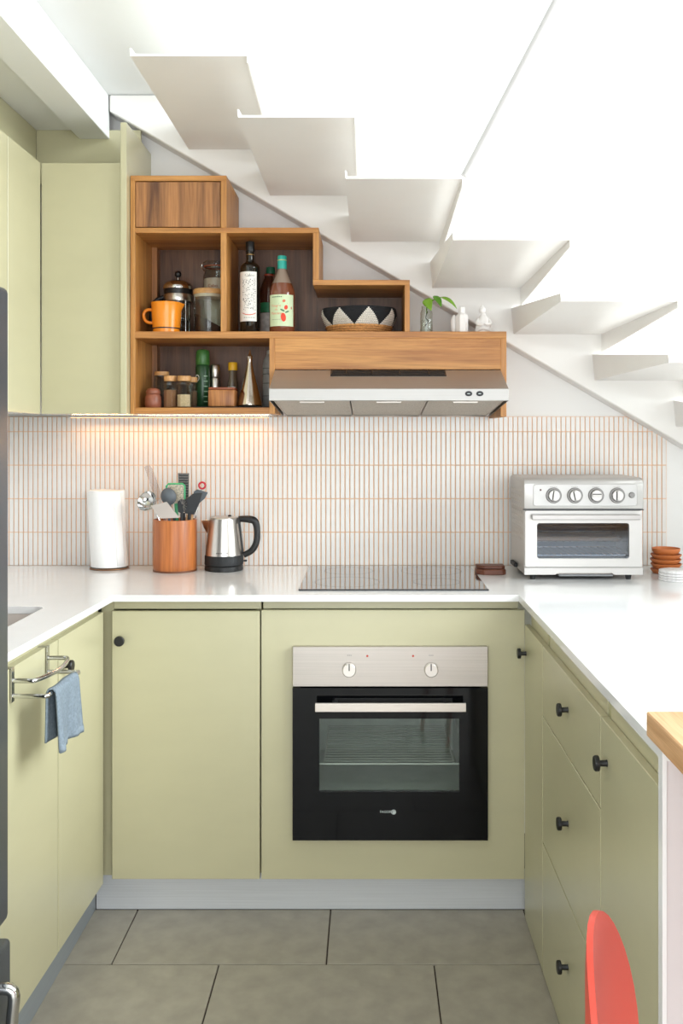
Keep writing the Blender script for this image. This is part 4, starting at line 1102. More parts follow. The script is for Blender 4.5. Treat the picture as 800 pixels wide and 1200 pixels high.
# --- orange enamel jug
D = 3.24
jx = sx(195, D)
jg = thing('enamel_jug', 'orange enamel jug with black band and loop handle', 'jug', (jx, D, S1))
M_ORANGE = mat('orange_enamel', (238, 142, 36), 0.22, var=0.02)
lathe('body', [(0, 0), (0.0435, 0), (0.0455, 0.002), (0.0465, 0.018), (0.0500, 0.060), (0.0515, 0.104), (0.0525, 0.106), (0.0505, 0.106), (0.0490, 0.098), (0.0450, 0.018), (0, 0.012)], M_ORANGE, jg, (jx, D, S1), 36)
lathe('black_band', [(0.0466, 0.0145), (0.0474, 0.0145), (0.0476, 0.0185), (0.0468, 0.0185)], M_BLACK, jg, (jx, D, S1), 36)
tube('handle', [up(179, 363, D), up(172, 363.5, D), up(168.3, 368.5, D), up(169.8, 375, D), up(174, 378, D), up(179.5, 378.5, D)], 0.0055, M_ORANGE, jg, 10, smooth=4)
bm = bmesh.new()
vs = [bm.verts.new(p) for p in ((0.046, -0.016, 0.105), (0.046, 0.016, 0.105), (0.0635, 0, 0.103), (0.050, -0.006, 0.078), (0.050, 0.006, 0.078))]
for q in ((0, 2, 1), (0, 3, 2), (1, 2, 4), (3, 4, 2), (0, 1, 4, 3)): bm.faces.new([vs[i] for i in q])
link('spout', fin(bm, 60), M_ORANGE, jg, (jx, D, S1))
# --- french press
D = 3.375
fx_ = sx(208.5, D)
fp = thing('french_press', 'steel and glass cafetiere behind the orange jug', 'coffee press', (fx_, D, S1))
gb = lathe('glass_beaker', [(0, 0.004), (0.0445, 0.004), (0.0455, 0.01), (0.0455, 0.170), (0.0445, 0.170), (0.0440, 0.008), (0, 0.008)], M_GLASS, fp, (fx_, D, S1), 32)
lathe('base', solid([(0.050, 0), (0.051, 0.003), (0.049, 0.0038)]), M_BLACK, fp, (fx_, D, S1), 28)
lathe('coffee_plunger', solid([(0.040, 0.06), (0.042, 0.062), (0.042, 0.068), (0.03, 0.072)]), M_CHROME, fp, (fx_, D, S1), 28)
tube('plunger_rod', [(fx_, D, S1+0.07), (fx_, D, S1+0.228)], 0.0022, M_CHROME, fp, 8)
lathe('steel_collar', [(0.0462, 0.128), (0.0500, 0.128), (0.0510, 0.132), (0.0510, 0.150), (0.0495, 0.154), (0.0462, 0.154)], M_STEEL_V, fp, (fx_, D, S1), 32)
lathe('black_collar', [(0.0462, 0.1545), (0.0495, 0.1545), (0.0500, 0.172), (0.0462, 0.172)], M_BLACK, fp, (fx_, D, S1), 32)
lathe('lid', solid([(0.0525, 0.1725), (0.0535, 0.176), (0.0515, 0.186), (0.044, 0.196), (0.028, 0.204), (0.008, 0.207)]), M_CHROME, fp, (fx_, D, S1), 32, 50)
lathe('lid_knob', [(0, 0.2265), (0.005, 0.2265), (0.0105, 0.231), (0.0125, 0.238), (0.0100, 0.246), (0.005, 0.2495), (0, 0.250)], M_BLACK, fp, (fx_, D, S1-0.010), 20, 60)
for k in range(4):
    a = PI/4+k*PI/2
    tube('frame_leg', [(fx_+0.0482*math.cos(a), D+0.0482*math.sin(a), S1+0.003), (fx_+0.0482*math.cos(a), D+0.0482*math.sin(a), S1+0.130)], 0.0028, M_CHROME, fp, 8)
tube('handle', [(fx_-0.050, D-0.004, S1+0.145), (fx_-0.075, D-0.012, S1+0.132), (fx_-0.088, D-0.018, S1+0.105), (fx_-0.088, D-0.02, S1+0.05), (fx_-0.06, D-0.012, S1+0.02)], 0.0085, M_BLACK, fp, 10, smooth=4)
# --- bamboo lidded canister with dark contents
D = 3.300
cx_ = sx(244.5, D)
cn = thing('glass_canister', 'clear glass canister with bamboo lid holding dark coffee', 'jar', (cx_, D, S1))
lathe('glass_body', [(0, 0.0), (0.0505, 0.0), (0.052, 0.003), (0.052, 0.142), (0.0505, 0.142), (0.0505, 0.006), (0, 0.004)], M_GLASS, cn, (cx_, D, S1), 32)
M_BAMBOO = wood('bamboo_lid', (222, 176, 116), (192, 140, 82), 'X', 1.2)
ld_ = lathe('lid', solid([(0.0525, 0.1425), (0.0535, 0.145), (0.0535, 0.157), (0.0520, 0.160)]), M_BAMBOO, cn, (cx_, D, S1), 32)
lathe('seal', solid([(0.0490, 0.132), (0.0502, 0.134), (0.0502, 0.1424)]), mat('silicone_seal', (214, 200, 178), 0.6), cn, (cx_, D, S1), 28)
bm = bmesh.new(); n = 28
bot = [bm.verts.new((0.0498*math.cos(2*PI*k/n), 0.0498*math.sin(2*PI*k/n), 0.0065)) for k in range(n)]
tp = [bm.verts.new((0.0498*math.cos(2*PI*k/n), 0.0498*math.sin(2*PI*k/n), 0.052-0.026*math.cos(2*PI*k/n))) for k in range(n)]
for k in range(n): bm.faces.new((bot[k], bot[(k+1) % n], tp[(k+1) % n], tp[k]))
bm.faces.new(bot[::-1]); bm.faces.new(tp)
link('ground_coffee', fin(bm, 40), mat('ground_coffee', (54, 38, 30), 0.9, var=0.3, vscale=300), cn, (cx_, D, S1))
# --- clip-top jar behind
D = 3.408
cx_ = sx(253.5, D)
cj = thing('clip_jar', 'tall clip-top glass jar half hidden behind the bamboo lidded canister', 'jar', (cx_, D, S1))
lathe('glass_body', [(0, 0), (0.046, 0), (0.0475, 0.004), (0.0475, 0.225), (0.0400, 0.242), (0.0400, 0.258), (0.0390, 0.258), (0.0390, 0.242), (0.0462, 0.224), (0.0462, 0.006), (0, 0.004)], M_GLASS, cj, (cx_, D, S1), 28)
lathe('contents', solid([(0.0455, 0.0065), (0.0458, 0.21), (0.044, 0.215)]), mat('pale_flour', (206, 190, 172), 0.9, var=0.06, vscale=40), cj, (cx_, D, S1), 28)
lathe('lid', solid([(0.0445, 0.2605), (0.0455, 0.264), (0.0455, 0.272), (0.0420, 0.277)]), M_GLASS, cj, (cx_, D, S1), 28)
lathe('rubber_seal', [(0.039, 0.2582), (0.0455, 0.2582), (0.0455, 0.2604), (0.039, 0.2604)], mat('orange_seal', (186, 92, 50), 0.6), cj, (cx_, D, S1), 28)
tube('wire_clip', [(cx_-0.041, D, S1+0.244), (cx_-0.052, D-0.003, S1+0.252), (cx_-0.050, D-0.004, S1+0.272), (cx_-0.030, D-0.02, S1+0.2795)], 0.0016, M_CHROME, cj, 6, smooth=4)
text_wrap('lettering', 'Cabo', 0.017, 0.0476, 0.185, mat('red_brown_print', (140, 66, 44), 0.6), cj, (cx_, D, S1), u=-0.006)
# --- olive oil bottle
def bottle_glass(name, rgb): return mat(name, rgb, 0.08, var=0.0, spec=0.6, coat=0.3)
D = 3.262
ox = sx(293, D)
ob = thing('olive_oil_bottle', 'tall black olive oil bottle with a white dotted label', 'bottle', (ox, D, S1))
lathe('glass', solid([(0.032, 0), (0.0342, 0.003), (0.0342, 0.225), (0.0325, 0.236), (0.027, 0.243), (0.016, 0.250), (0.0138, 0.258), (0.0138, 0.285)]), bottle_glass('dark_bottle_glass', (24, 22, 18)), ob, (ox, D, S1), 32, 40)
cpx = lathe('cap', solid([(0.0150, 0.286), (0.0155, 0.288), (0.0155, 0.318), (0.0145, 0.321)]), M_BLACK, ob, (ox, D, S1), 24)
lathe('gold_band', [(0.0140, 0.2745), (0.0146, 0.2745), (0.0146, 0.2765), (0.0140, 0.2765)], mat('gold_foil', (176, 140, 84), 0.35, metal=0.7), ob, (ox, D, S1), 24)
# printed label: dots scattered in the material, lettering as geometry
m = bpy.data.materials.new('dotted_label'); m.use_nodes = True; MATS['dotted_label'] = m
nt = m.node_tree; N = nt.nodes; L = nt.links
tc = N.new('ShaderNodeTexCoord'); vo = N.new('ShaderNodeTexVoronoi'); vo.inputs['Scale'].default_value = 210
L.new(tc.outputs['Object'], vo.inputs['Vector'])
rp = N.new('ShaderNodeValToRGB'); rp.color_ramp.interpolation = 'CONSTANT'
rp.color_ramp.elements[0].color = (0.03, 0.03, 0.03, 1); rp.color_ramp.elements[1].color = lin((236, 233, 228))+[1]; rp.color_ramp.elements[1].position = 0.30
L.new(vo.outputs['Distance'], rp.inputs['Fac']); L.new(rp.outputs['Color'], N['Principled BSDF'].inputs['Base Color'])
N['Principled BSDF'].inputs['Roughness'].default_value = 0.55
M_PAPER = mat('label_paper', (238, 235, 230), 0.6, var=0.01)
lb = label_band('label', 0.0342, 0.042, 0.213, -0.046, 0.028, M_PAPER, ob, (ox, D, S1))
label_band('dot_print', 0.0342, 0.080, 0.188, -0.024, 0.024, m, lb, (ox, D, S1), off=0.00085, t=0.0002)
text_wrap('lettering', 'Caleo', 0.014, 0.0345, 0.200, M_BLACK, lb, (ox, D, S1), u=0.002)
M_SALMON = mat('salmon_print', (222, 132, 112), 0.6)
patch_wrap('scroll_print', [(-0.024, 0.072), (-0.012, 0.067), (0.0, 0.0655), (0.012, 0.067), (0.024, 0.072), (0.024, 0.069), (0.012, 0.0635), (0.0, 0.062), (-0.012, 0.0635), (-0.024, 0.069)], 0.0345, M_SALMON, lb, (ox, D, S1), 0.0007)
for k in range(5):
    patch_wrap('fine_print', [(-0.018+k*0.008, 0.0535), (-0.0125+k*0.008, 0.0535), (-0.0125+k*0.008, 0.0555), (-0.018+k*0.008, 0.0555)], 0.0345, mat('grey_print', (150, 145, 142), 0.6), lb, (ox, D, S1))
# --- bottle with green cap behind
D = 3.395
gx_ = sx(313, D)
gb_ = thing('syrup_bottle', 'dark bottle with green cap behind the two large bottles', 'bottle', (gx_, D, S1))
lathe('glass', solid([(0.034, 0), (0.036, 0.004), (0.036, 0.150), (0.031, 0.180), (0.018, 0.212), (0.0150, 0.220), (0.0150, 0.232)]), bottle_glass('brown_red_glass', (66, 34, 26)), gb_, (gx_+0.006, D, S1), 28, 40)
lathe('cap', solid([(0.0160, 0.2325), (0.0162, 0.234), (0.0160, 0.254), (0.0150, 0.256)]), mat('dark_green_cap', (22, 92, 66), 0.4), gb_, (gx_+0.012, D, S1), 20)
lb = label_band('label', 0.036, 0.012, 0.088, -0.03, 0.012, mat('grey_label', (176, 170, 164), 0.6, var=0.3, vscale=60), gb_, (gx_+0.006, D, S1))
label_band('label_stripe', 0.036, 0.090, 0.125, -0.03, 0.012, mat('green_label', (30, 112, 72), 0.5, var=0.2, vscale=50), gb_, (gx_+0.006, D, S1))
lathe('neck_ring', [(0.0152, 0.224), (0.0175, 0.224), (0.0175, 0.230), (0.0152, 0.230)], mat('red_orange_ring', (150, 58, 34), 0.5), gb_, (gx_+0.006, D, S1), 20)
# --- vinegar bottle
D = 3.245
vx_ = sx(330.5, D)
vb = thing('vinegar_bottle', 'amber vinegar bottle with teal cap and pale green apple label', 'bottle', (vx_, D, S1))
m_amb = mat('amber_liquid', (120, 66, 44), 0.12, var=0.05, coat=0.6, spec=0.6)
lathe('glass', solid([(0.041, 0), (0.0440, 0.004), (0.0440, 0.138), (0.042, 0.152), (0.0350, 0.172)]), m_amb, vb, (vx_, D, S1), 32, 40)
lathe('empty_neck', solid([(0.0350, 0.1722), (0.025, 0.195), (0.0165, 0.215), (0.0145, 0.223)]), mat('clear_brown_neck', (150, 132, 118), 0.1, var=0.05, coat=0.6), vb, (vx_, D, S1), 28, 40)
cpx = lathe('cap', solid([(0.0160, 0.2232), (0.0162, 0.226), (0.0158, 0.266), (0.0148, 0.2685)]), mat('teal_cap', (44, 174, 160), 0.35), vb, (vx_, D, S1), 24)
lathe('gold_ring', [(0.0160, 0.252), (0.0167, 0.252), (0.0167, 0.2545), (0.0160, 0.2545)], mat('pale_gold', (214, 200, 130), 0.4), cpx, (vx_, D, S1), 24)
lb = label_band('label', 0.0440, 0.022, 0.130, -0.048, 0.048, mat('pale_green_label', (206, 220, 182), 0.6, var=0.02), vb, (vx_, D, S1))
RL = 0.0443
M_VRED = mat('apple_red', (222, 66, 40), 0.6); M_VOR = mat('orange_print', (226, 112, 70), 0.6); M_VGR = mat('leaf_green_print', (70, 118, 84), 0.6)
text_wrap('lettering', 'Vinagre', 0.0125, RL, 0.092, M_VOR, lb, (vx_, D, S1), u=-0.019, shear=0.15)
text_wrap('lettering', 'de', 0.0110, RL, 0.079, M_VOR, lb, (vx_, D, S1), u=-0.017, shear=0.15)
text_wrap('lettering', 'Manzana', 0.0125, RL, 0.066, M_VOR, lb, (vx_, D, S1), u=-0.018, shear=0.15)
for k in range(6):
    patch_wrap('header_print', [(-0.034+k*0.0065, 0.1205), (-0.0295+k*0.0065, 0.1205), (-0.0295+k*0.0065, 0.1235), (-0.034+k*0.0065, 0.1235)], RL, M_VGR, lb, (vx_, D, S1))
    patch_wrap('fine_print', [(-0.034+k*0.0065, 0.044), (-0.0295+k*0.0065, 0.044), (-0.0295+k*0.0065, 0.0455), (-0.034+k*0.0065, 0.0455)], RL, mat('olive_print', (140, 150, 110), 0.6), lb, (vx_, D, S1))
patch_wrap('apple_print', ellipse(0.008, 0.052, 0.0085, 0.0150, 18, 0.12), RL, M_VRED, lb, (vx_, D, S1), 0.0016)
patch_wrap('apple_print', ellipse(0.017, 0.086, 0.0060, 0.0080, 14, -0.3), RL, M_VRED, lb, (vx_, D, S1), 0.0012)
patch_wrap('apple_print', ellipse(0.010, 0.108, 0.0055, 0.0048, 14, 0.5), RL, mat('rose_print', (214, 120, 88), 0.6), lb, (vx_, D, S1))
patch_wrap('leaf_print', ellipse(0.005, 0.076, 0.0085, 0.0028, 12, -0.45), RL, M_VGR, lb, (vx_, D, S1))
patch_wrap('leaf_print', ellipse(0.021, 0.071, 0.0080, 0.0026, 12, 0.4), RL, M_VGR, lb, (vx_, D, S1))
patch_wrap('twig_print', [(-0.008, 0.0985), (0.022, 0.0995), (0.022, 0.1005), (-0.008, 0.0997)], RL, M_VGR, lb, (vx_, D, S1))
patch_wrap('seal_print', ellipse(0.0380, 0.085, 0.0022, 0.0050, 10), RL, M_RED, lb, (vx_, D, S1))
# --- basket
D = 3.312
bx_ = sx(420, D)+0.002
bk = thing('woven_basket', 'round woven basket with white triangles on black and a straw base', 'basket', (bx_, D, S1))
M_YB = mat('black_yarn', (24, 24, 27), 0.95, var=0.3, vscale=240, bump=0.6, bscale=300)
M_YW = mat('white_yarn', (226, 218, 206), 0.95, var=0.1, vscale=240, bump=0.8, bscale=300)
M_STRAW = mat('straw', (190, 136, 80), 0.8, var=0.35, vscale=140, bump=0.8, bscale=200)
def rim(a): return 0.0925+0.0035*math.cos(2*a+0.3)+0.002*math.sin(3*a)
bm = bmesh.new(); n = 72
def bring(t, inset=0.0):
    vs = []
    for k in range(n):
        a = 2*PI*k/n
        r_ = 0.110+0.022*min(1, t*1.7)**0.7-0.004*max(0, t-0.8)*5*0.6-inset
        z_ = 0.028+(rim(a)-0.028)*t
        vs.append(bm.verts.new((r_*math.cos(a), r_*math.sin(a), z_)))
    return vs
seq = [bring(0), bring(0.2), bring(0.4), bring(0.6), bring(0.8), bring(0.95), bring(1.0, 0.003), bring(0.96, 0.008), bring(0.5, 0.008), bring(0.05, 0.008)]
for a, b in zip(seq, seq[1:]):
    for k in range(n): bm.faces.new((a[k], a[(k+1) % n], b[(k+1) % n], b[k]))
bm.faces.new(seq[-1])
link('black_weave', fin(bm, 70), M_YB, bk, (bx_, D, S1))
for kr in range(4):
    tube('straw_coil', [(bx_+(0.101+0.0045*kr)*math.cos(2*PI*k/48), D+(0.101+0.0045*kr)*math.sin(2*PI*k/48), S1+0.0045+0.0072*kr+0.0006*math.sin(k*2.1)) for k in range(48)], 0.0046, M_STRAW, bk, 8, closed=True)
lathe('base_disc', solid([(0.098, 0.0005), (0.100, 0.004), (0.098, 0.006)]), M_STRAW, bk, (bx_, D, S1), 40)
# triangles laid on the weave, each built from rows of stitches
def wall_r(t): return 0.110+0.022*min(1, t*1.7)**0.7-0.004*max(0, t-0.8)*5*0.6
for ca in [-90+15+45*q for q in range(8)]:
    bm = bmesh.new(); nrow = 11
    for j in range(nrow):
        t0, t1 = 0.02+0.90*j/nrow, 0.02+0.90*(j+0.86)/nrow
        half = math.radians(21.5)*(1-(j+0.2)/nrow)
        cells = max(1, int(round(half*2/math.radians(2.6))))
        for q in range(cells):
            a0 = math.radians(ca)-half+2*half*q/cells; a1 = a0+2*half/cells*0.92
            vs = []
            for (t, a, o_) in ((t0, a0, 0.0004), (t0, a1, 0.0004), (t1, a1, 0.0004), (t1, a0, 0.0004)):
                r_ = wall_r(t)+o_; vs.append(bm.verts.new((r_*math.cos(a), r_*math.sin(a), 0.028+(rim(a)-0.028)*t)))
            tc_, ac_ = (t0+t1)/2, (a0+a1)/2
            r_ = wall_r(tc_)+0.0030
            cv = bm.verts.new((r_*math.cos(ac_), r_*math.sin(ac_), 0.028+(rim(ac_)-0.028)*tc_))
            for i in range(4): bm.faces.new((vs[i], vs[(i+1) % 4], cv))
    link('white_triangle', fin(bm, 70), M_YW, bk, (bx_, D, S1))
# --- glass bottle with pothos cutting
D = 3.27
px_ = sx(499.5, D)
pb = thing('cutting_vase', 'small clear glass bottle holding a green leafy cutting', 'vase', (px_, D, S1))
lathe('glass', [(0, 0), (0.020, 0), (0.0215, 0.003), (0.0215, 0.076), (0.018, 0.084), (0.0165, 0.088), (0.0165, 0.096), (0.0180, 0.098), (0.0155, 0.098), (0.0150, 0.088), (0.0200, 0.075), (0.0200, 0.005), (0, 0.004)], thin_glass('bottle_glass_grey', (247, 249, 247), 1.6), pb, (px_, D, S1), 28, 40)
lathe('water', solid([(0.0196, 0.0055), (0.0198, 0.050)]), thin_glass('water', (249, 251, 249), 0.6), pb, (px_, D, S1), 24)
tube('roots', [(px_-0.005, D, S1+0.03), (px_+0.006, D-0.004, S1+0.045), (px_-0.003, D-0.006, S1+0.058), (px_+0.004, D, S1+0.08)], 0.0018, mat('dark_roots', (70, 66, 48), 0.8), pb, 6, smooth=4)
M_LEAF = mat('pothos_leaf', (128, 176, 52), 0.35, var=0.25, vscale=30, sub=0.0)
M_LEAF2 = mat('pothos_leaf_dark', (92, 148, 44), 0.35, var=0.25, vscale=30)
M_STEM = mat('green_stem', (120, 156, 60), 0.5)
def leaf(base, tip, width, normal, m, name='leaf'):
    base = Vector(base); tip = Vector(tip); ax = tip-base; ln = ax.length; ax.normalize()
    nn = Vector(normal); nn = (nn-ax*nn.dot(ax)).normalized(); sd_ = ax.cross(nn)
    bm = bmesh.new(); prev = None; n = 10
    for i in range(n+1):
        t = i/n; w = width*math.sin(PI*min(1, t**0.75))**0.85*(1.0-0.25*t)
        c = ax*ln*t+nn*(0.10*ln*math.sin(PI*t)-0.06*ln*t*t)
        rowv = [bm.verts.new(c-sd_*w+nn*0.18*w), bm.verts.new(c-sd_*w*0.5+nn*0.02*w), bm.verts.new(c-nn*0.06*w), bm.verts.new(c+sd_*w*0.5+nn*0.02*w), bm.verts.new(c+sd_*w+nn*0.18*w)]
        if prev:
            for q in range(4): bm.faces.new((prev[q], prev[q+1], rowv[q+1], rowv[q]))
        prev = rowv
    bmesh.ops.remove_doubles(bm, verts=bm.verts, dist=1e-5)
    o = link(name, fin(bm, 70), m, pb, base)
    so = o.modifiers.new('thickness', 'SOLIDIFY'); so.thickness = 0.0006
tube('stem', [(px_, D, S1+0.07), (px_+0.002, D, S1+0.102), (px_+0.008, D-0.004, S1+0.118), up(513, 351, D-0.01)], 0.0018, M_STEM, pb, 8, smooth=4)
tube('stem', [(px_+0.002, D, S1+0.10), up(510, 350, D-0.01), up(516.5, 348.5, D-0.015)], 0.0016, M_STEM, pb, 8, smooth=4)
leaf(up(499, 350, D-0.012), up(505, 363.5, D-0.045), 0.019, (-0.3, -1, 0.5), M_LEAF)
leaf(up(508, 346.5, D-0.006), up(517.5, 359.5, D-0.03), 0.015, (0.3, -0.8, 0.6), M_LEAF2)
leaf(up(516, 348, D-0.015), up(536, 361, D-0.03), 0.014, (0.3, -0.6, 0.8), M_LEAF)
# --- white porcelain pieces
M_PORC = mat('white_porcelain', (238, 234, 231), 0.3, var=0.02, coat=0.3)
D = 3.255
wx_ = sx(541, D)
wv = thing('porcelain_bottle', 'white porcelain bottle figure with square shoulders on the hood shelf', 'figurine', (wx_, D, S1))
lathe('body', solid([(0.020, 0), (0.0222, 0.003), (0.0225, 0.058), (0.020, 0.066), (0.0125, 0.071), (0.0105, 0.074), (0.0112, 0.084), (0.0105, 0.093), (0.006, 0.0955)]), M_PORC, wv, (wx_, D, S1), 8, 20, Matrix.Rotation(PI/8, 3, 'Z'))
bm = bmesh.new(); bmesh.ops.create_uvsphere(bm, u_segments=16, v_segments=10, radius=1)
for v in bm.verts: v.co = Vector((v.co.x*0.012, v.co.y*0.010, v.co.z*0.034+0.035))
link('side_lobe', fin(bm, 60), M_PORC, wv, (wx_-0.026, D+0.012, S1))
D = 3.255
wx_ = sx(566, D)
wf = thing('porcelain_figurine', 'white porcelain seated figure nearest the right end of the shelf', 'figurine', (wx_, D, S1))
lathe('robe', solid([(0.026, 0), (0.0285, 0.004), (0.0275, 0.020), (0.0235, 0.038), (0.0200, 0.052), (0.014, 0.062), (0.0085, 0.068), (0.0085, 0.071)]), M_PORC, wf, (wx_, D, S1), 26, 60)
bm = bmesh.new(); bmesh.ops.create_uvsphere(bm, u_segments=18, v_segments=12, radius=1)
for v in bm.verts: v.co = Vector((v.co.x*0.0115, v.co.y*0.0115, v.co.z*0.0135))
hd2 = link('head', fin(bm, 60), M_PORC, wf, (wx_-0.003, D, S1+0.0825))
lathe('hair_bun', solid([(0.0055, 0), (0.0065, 0.003), (0.004, 0.007)]), M_PORC, hd2, (wx_-0.004, D+0.002, S1+0.0935), 14, 60)
for s_ in (-1, 1):
    tube('arm', [(wx_+s_*0.016, D-0.004, S1+0.052), (wx_+s_*0.022, D-0.016, S1+0.036), (wx_+s_*0.012, D-0.028, S1+0.030), (wx_+s_*0.002, D-0.030, S1+0.034)], [0.006, 0.007, 0.006, 0.004], M_PORC, wf, 10, smooth=4)
tube('fold', [(wx_-0.026, D-0.010, S1+0.006), (wx_-0.010, D-0.0275, S1+0.016), (wx_+0.010, D-0.0275, S1+0.014), (wx_+0.026, D-0.010, S1+0.006)], 0.005, M_PORC, wf, 10, smooth=4)

# ------------------------------------------------------------------ spice box
# --- copper jar
D = 3.235
q = sx(179.5, D)
j = thing('clay_jar', 'small brown clay jar with a lid at the left of the spice box', 'jar', (q, D, S0))
M_CLAY = mat('brown_clay', (142, 84, 62), 0.4, var=0.18, vscale=50)
lathe('body', solid([(0.024, 0), (0.027, 0.003), (0.0285, 0.020), (0.0270, 0.040), (0.0225, 0.047)]), M_CLAY, j, (q, D, S0), 28, 50)
lathe('lid', solid([(0.0225, 0.0475), (0.0245, 0.050), (0.0245, 0.058), (0.0200, 0.066), (0.010, 0.069)]), M_CLAY, j, (q, D, S0), 28, 50)
M_LIDW = wood('pale_wood_lid', (218, 168, 112), (188, 134, 78), 'X', 1.3)
def spice_jar(px, d, label, r, h, lid_h, content, rgb, group='spice jars with wooden lids', sides=8):
    q = sx(px, d)
    j = thing('spice_jar', label, 'jar', (q, d, S0), group)
    rz = Matrix.Rotation(PI/sides, 3, 'Z')
    lathe('glass_body', [(0, 0), (r*0.95, 0), (r, 0.003), (r, h-0.012), (r*0.82, h-0.004), (r*0.82, h), (r*0.78, h), (r*0.78, h-0.005), (r*0.94, h-0.013), (r*0.94, 0.004), (0, 0.003)], M_GLASS, j, (q, d, S0), sides, 20, rz)
    lathe('spice', solid([(r*0.92, 0.0045), (r*0.92, content)]), mat('spice_%d_%d_%d' % rgb, rgb, 0.9, var=0.15, vscale=200), j, (q, d, S0), sides, 20, rz)
    lathe('lid', solid([(r*0.90, h+0.0005), (r*0.93, h+0.002), (r*0.93, h+lid_h-0.001), (r*0.90, h+lid_h)]), M_LIDW, j, (q, d, S0), 24)
    return j
spice_jar(199.5, 3.238, 'spice jar filled with brown spice, wooden lid, in front', 0.0235, 0.092, 0.019, 0.062, (150, 104, 72))
spice_jar(215.8, 3.225, 'spice jar half full of cream powder, wooden lid, in front', 0.0250, 0.092, 0.018, 0.046, (214, 188, 152))
spice_jar(189.5, 3.335, 'spice jar with dark contents behind the clay jar', 0.0275, 0.118, 0.014, 0.050, (70, 54, 46))
spice_jar(225.0, 3.300, 'spice jar half hidden beside the green spray can', 0.0200, 0.092, 0.018, 0.060, (120, 92, 70))
# --- black mat
mt = thing('black_mat', 'thin black mat under the wooden box and cruet', 'mat', (sx(275, 3.3), 3.3, S0))
box('sheet', sx(229, 3.24), X['i']-0.004, 3.195, 3.435, S0+0.0001, S0+0.004, M_RUBBER, mt, 0.001)
SM = S0+0.0041
# --- green spray can
D = 3.345
q = sx(237.5, D)
g = thing('green_spray_can', 'tall dark green spray can with a green cap in the spice box', 'spray can', (q, D, SM))
lathe('can', solid([(0.024, 0), (0.0255, 0.002), (0.0255, 0.144), (0.0225, 0.152)]), mat('dark_green_tin', (34, 72, 40), 0.3, var=0.06), g, (q, D, SM), 28, 40)
lathe('cap', solid([(0.0240, 0.1525), (0.0248, 0.154), (0.0240, 0.196), (0.0215, 0.204), (0.012, 0.208)]), mat('mid_green_cap', (58, 112, 50), 0.35), g, (q, D, SM), 28, 40)
patch_wrap('round_emblem', ellipse(-0.018, 0.105, 0.0105, 0.0125, 16), 0.0256, M_PAPER, g, (q, D, SM))
for k in range(6):
    patch_wrap('fine_print', [(0.008, 0.020+0.018*k), (0.022, 0.020+0.018*k), (0.022, 0.0235+0.018*k), (0.008, 0.0235+0.018*k)], 0.0256, mat('pale_green_print', (150, 180, 150), 0.5), g, (q, D, SM))
# --- steel grinder
D = 3.365
q = sx(252.0, D)
g = thing('steel_grinder', 'cylindrical brushed steel mill behind the small wooden box', 'grinder', (q, D, SM))
lathe('lower_body', solid([(0.0175, 0), (0.0185, 0.002), (0.0185, 0.104), (0.0170, 0.108)]), M_STEEL_V, g, (q, D, SM), 28)
lathe('upper_body', solid([(0.0170, 0.1085), (0.0185, 0.112), (0.0185, 0.150), (0.0165, 0.154), (0.010, 0.1555)]), M_STEEL_V, g, (q, D, SM), 28)
# --- yellow cap bottle
D = 3.365
q = sx(272.7, D)
g = thing('yellow_cap_bottle', 'small glass bottle with a yellow cap behind the wooden box', 'bottle', (q, D, SM))
lathe('glass', solid([(0.0180, 0), (0.0195, 0.003), (0.0195, 0.085), (0.0150, 0.110), (0.0135, 0.134)]), mat('brown_oil', (92, 76, 60), 0.1, var=0.05, coat=0.5), g, (q, D, SM), 24, 40)
lathe('cap', solid([(0.0165, 0.1345), (0.0168, 0.136), (0.0165, 0.160), (0.0150, 0.163)]), mat('yellow_cap', (232, 176, 34), 0.4), g, (q, D, SM), 24)
label_band('label', 0.0195, 0.035, 0.075, -0.018, 0.012, M_PAPER, g, (q, D, SM))
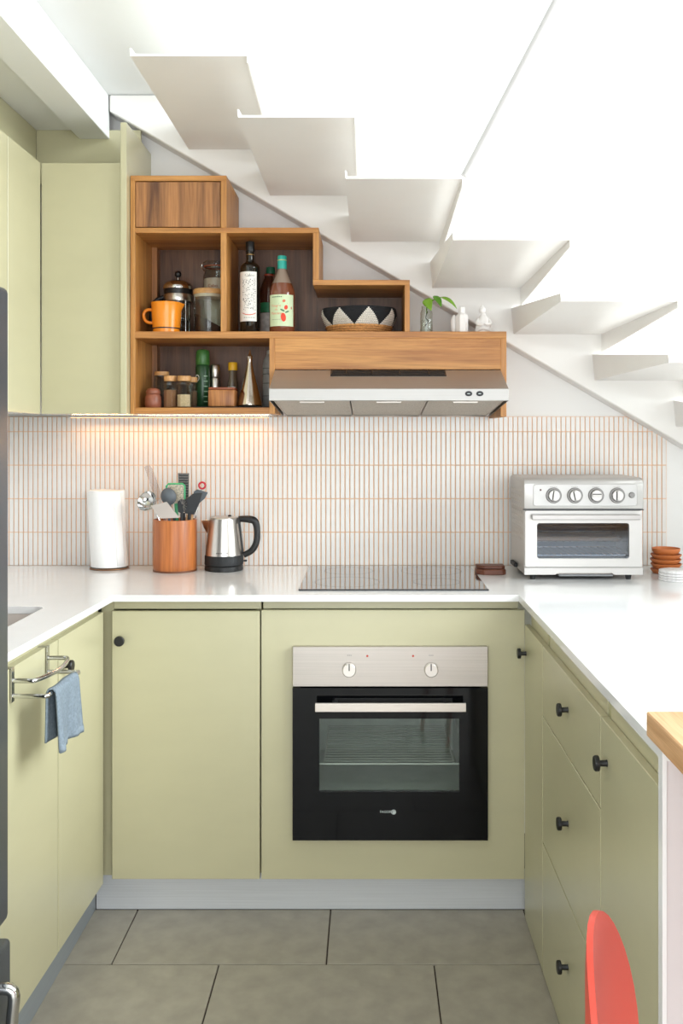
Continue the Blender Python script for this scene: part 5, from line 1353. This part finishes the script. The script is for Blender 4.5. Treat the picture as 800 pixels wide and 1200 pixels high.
# --- wooden salt box
D = 3.24
q0, q1 = sx(243.6, 3.205), sx(275, 3.205)
g = thing('wooden_salt_box', 'small square acacia salt box with reddish lid', 'box', ((q0+q1)/2, 3.245, SM))
M_ACX = wood('acacia_box', (206, 142, 84), (150, 92, 48), 'Z', 1.0)
box('box_body', q0, q1, 3.205, 3.290, SM, SM+0.058, M_ACX, g, 0.004, 2)
box('lid', q0+0.001, q1-0.001, 3.206, 3.289, SM+0.0584, SM+0.0665, wood('acacia_lid', (170, 96, 62), (126, 66, 42), 'X'), g, 0.0025, 2)
# --- oil cruet
D = 3.262
q = sx(292.7, D)
g = thing('oil_cruet', 'conical polished steel oil cruet with slender neck', 'cruet', (q, D, SM))
lathe('body', solid([(0.040, 0), (0.0430, 0.003), (0.0435, 0.010), (0.036, 0.042), (0.027, 0.078), (0.0165, 0.118), (0.0100, 0.146), (0.0085, 0.158), (0.0095, 0.170), (0.0125, 0.176)]), mat('warm_polished_steel', (196, 184, 172), 0.16, metal=1.0), g, (q, D, SM), 36, 50)
lathe('stopper', solid([(0.0085, 0.1762), (0.0070, 0.181), (0.0040, 0.184), (0.0030, 0.196), (0.0018, 0.199)]), M_CHROME, g, (q, D, SM), 20, 50)
# --- grey bottle behind the upright
D = 3.352
q = sx(317.0, D)+0.004
g = thing('grey_squeeze_bottle', 'grey bottle half hidden behind the right upright of the spice box', 'bottle', (q-0.002, D, SM))
M_GB = mat('grey_plastic', (138, 138, 136), 0.45, var=0.15, vscale=40)
lathe('bottle_body', solid([(0.024, 0), (0.0265, 0.004), (0.0265, 0.110), (0.0255, 0.114), (0.0265, 0.120), (0.0262, 0.150), (0.0225, 0.172), (0.015, 0.186), (0.013, 0.192)]), M_GB, g, (q-0.006, D, SM), 28, 40)
lathe('cap', solid([(0.0120, 0.1925), (0.0118, 0.203), (0.008, 0.206)]), mat('pale_cap', (170, 168, 164), 0.5), g, (q-0.006, D, SM), 20)
for zz in (0.040, 0.085, 0.118, 0.138):
    lathe('grip_ring', [(0.0260, zz), (0.0272, zz+0.001), (0.0272, zz+0.003), (0.0260, zz+0.004)], mat('dark_ring', (92, 92, 92), 0.5), g, (q-0.006, D, SM), 28)
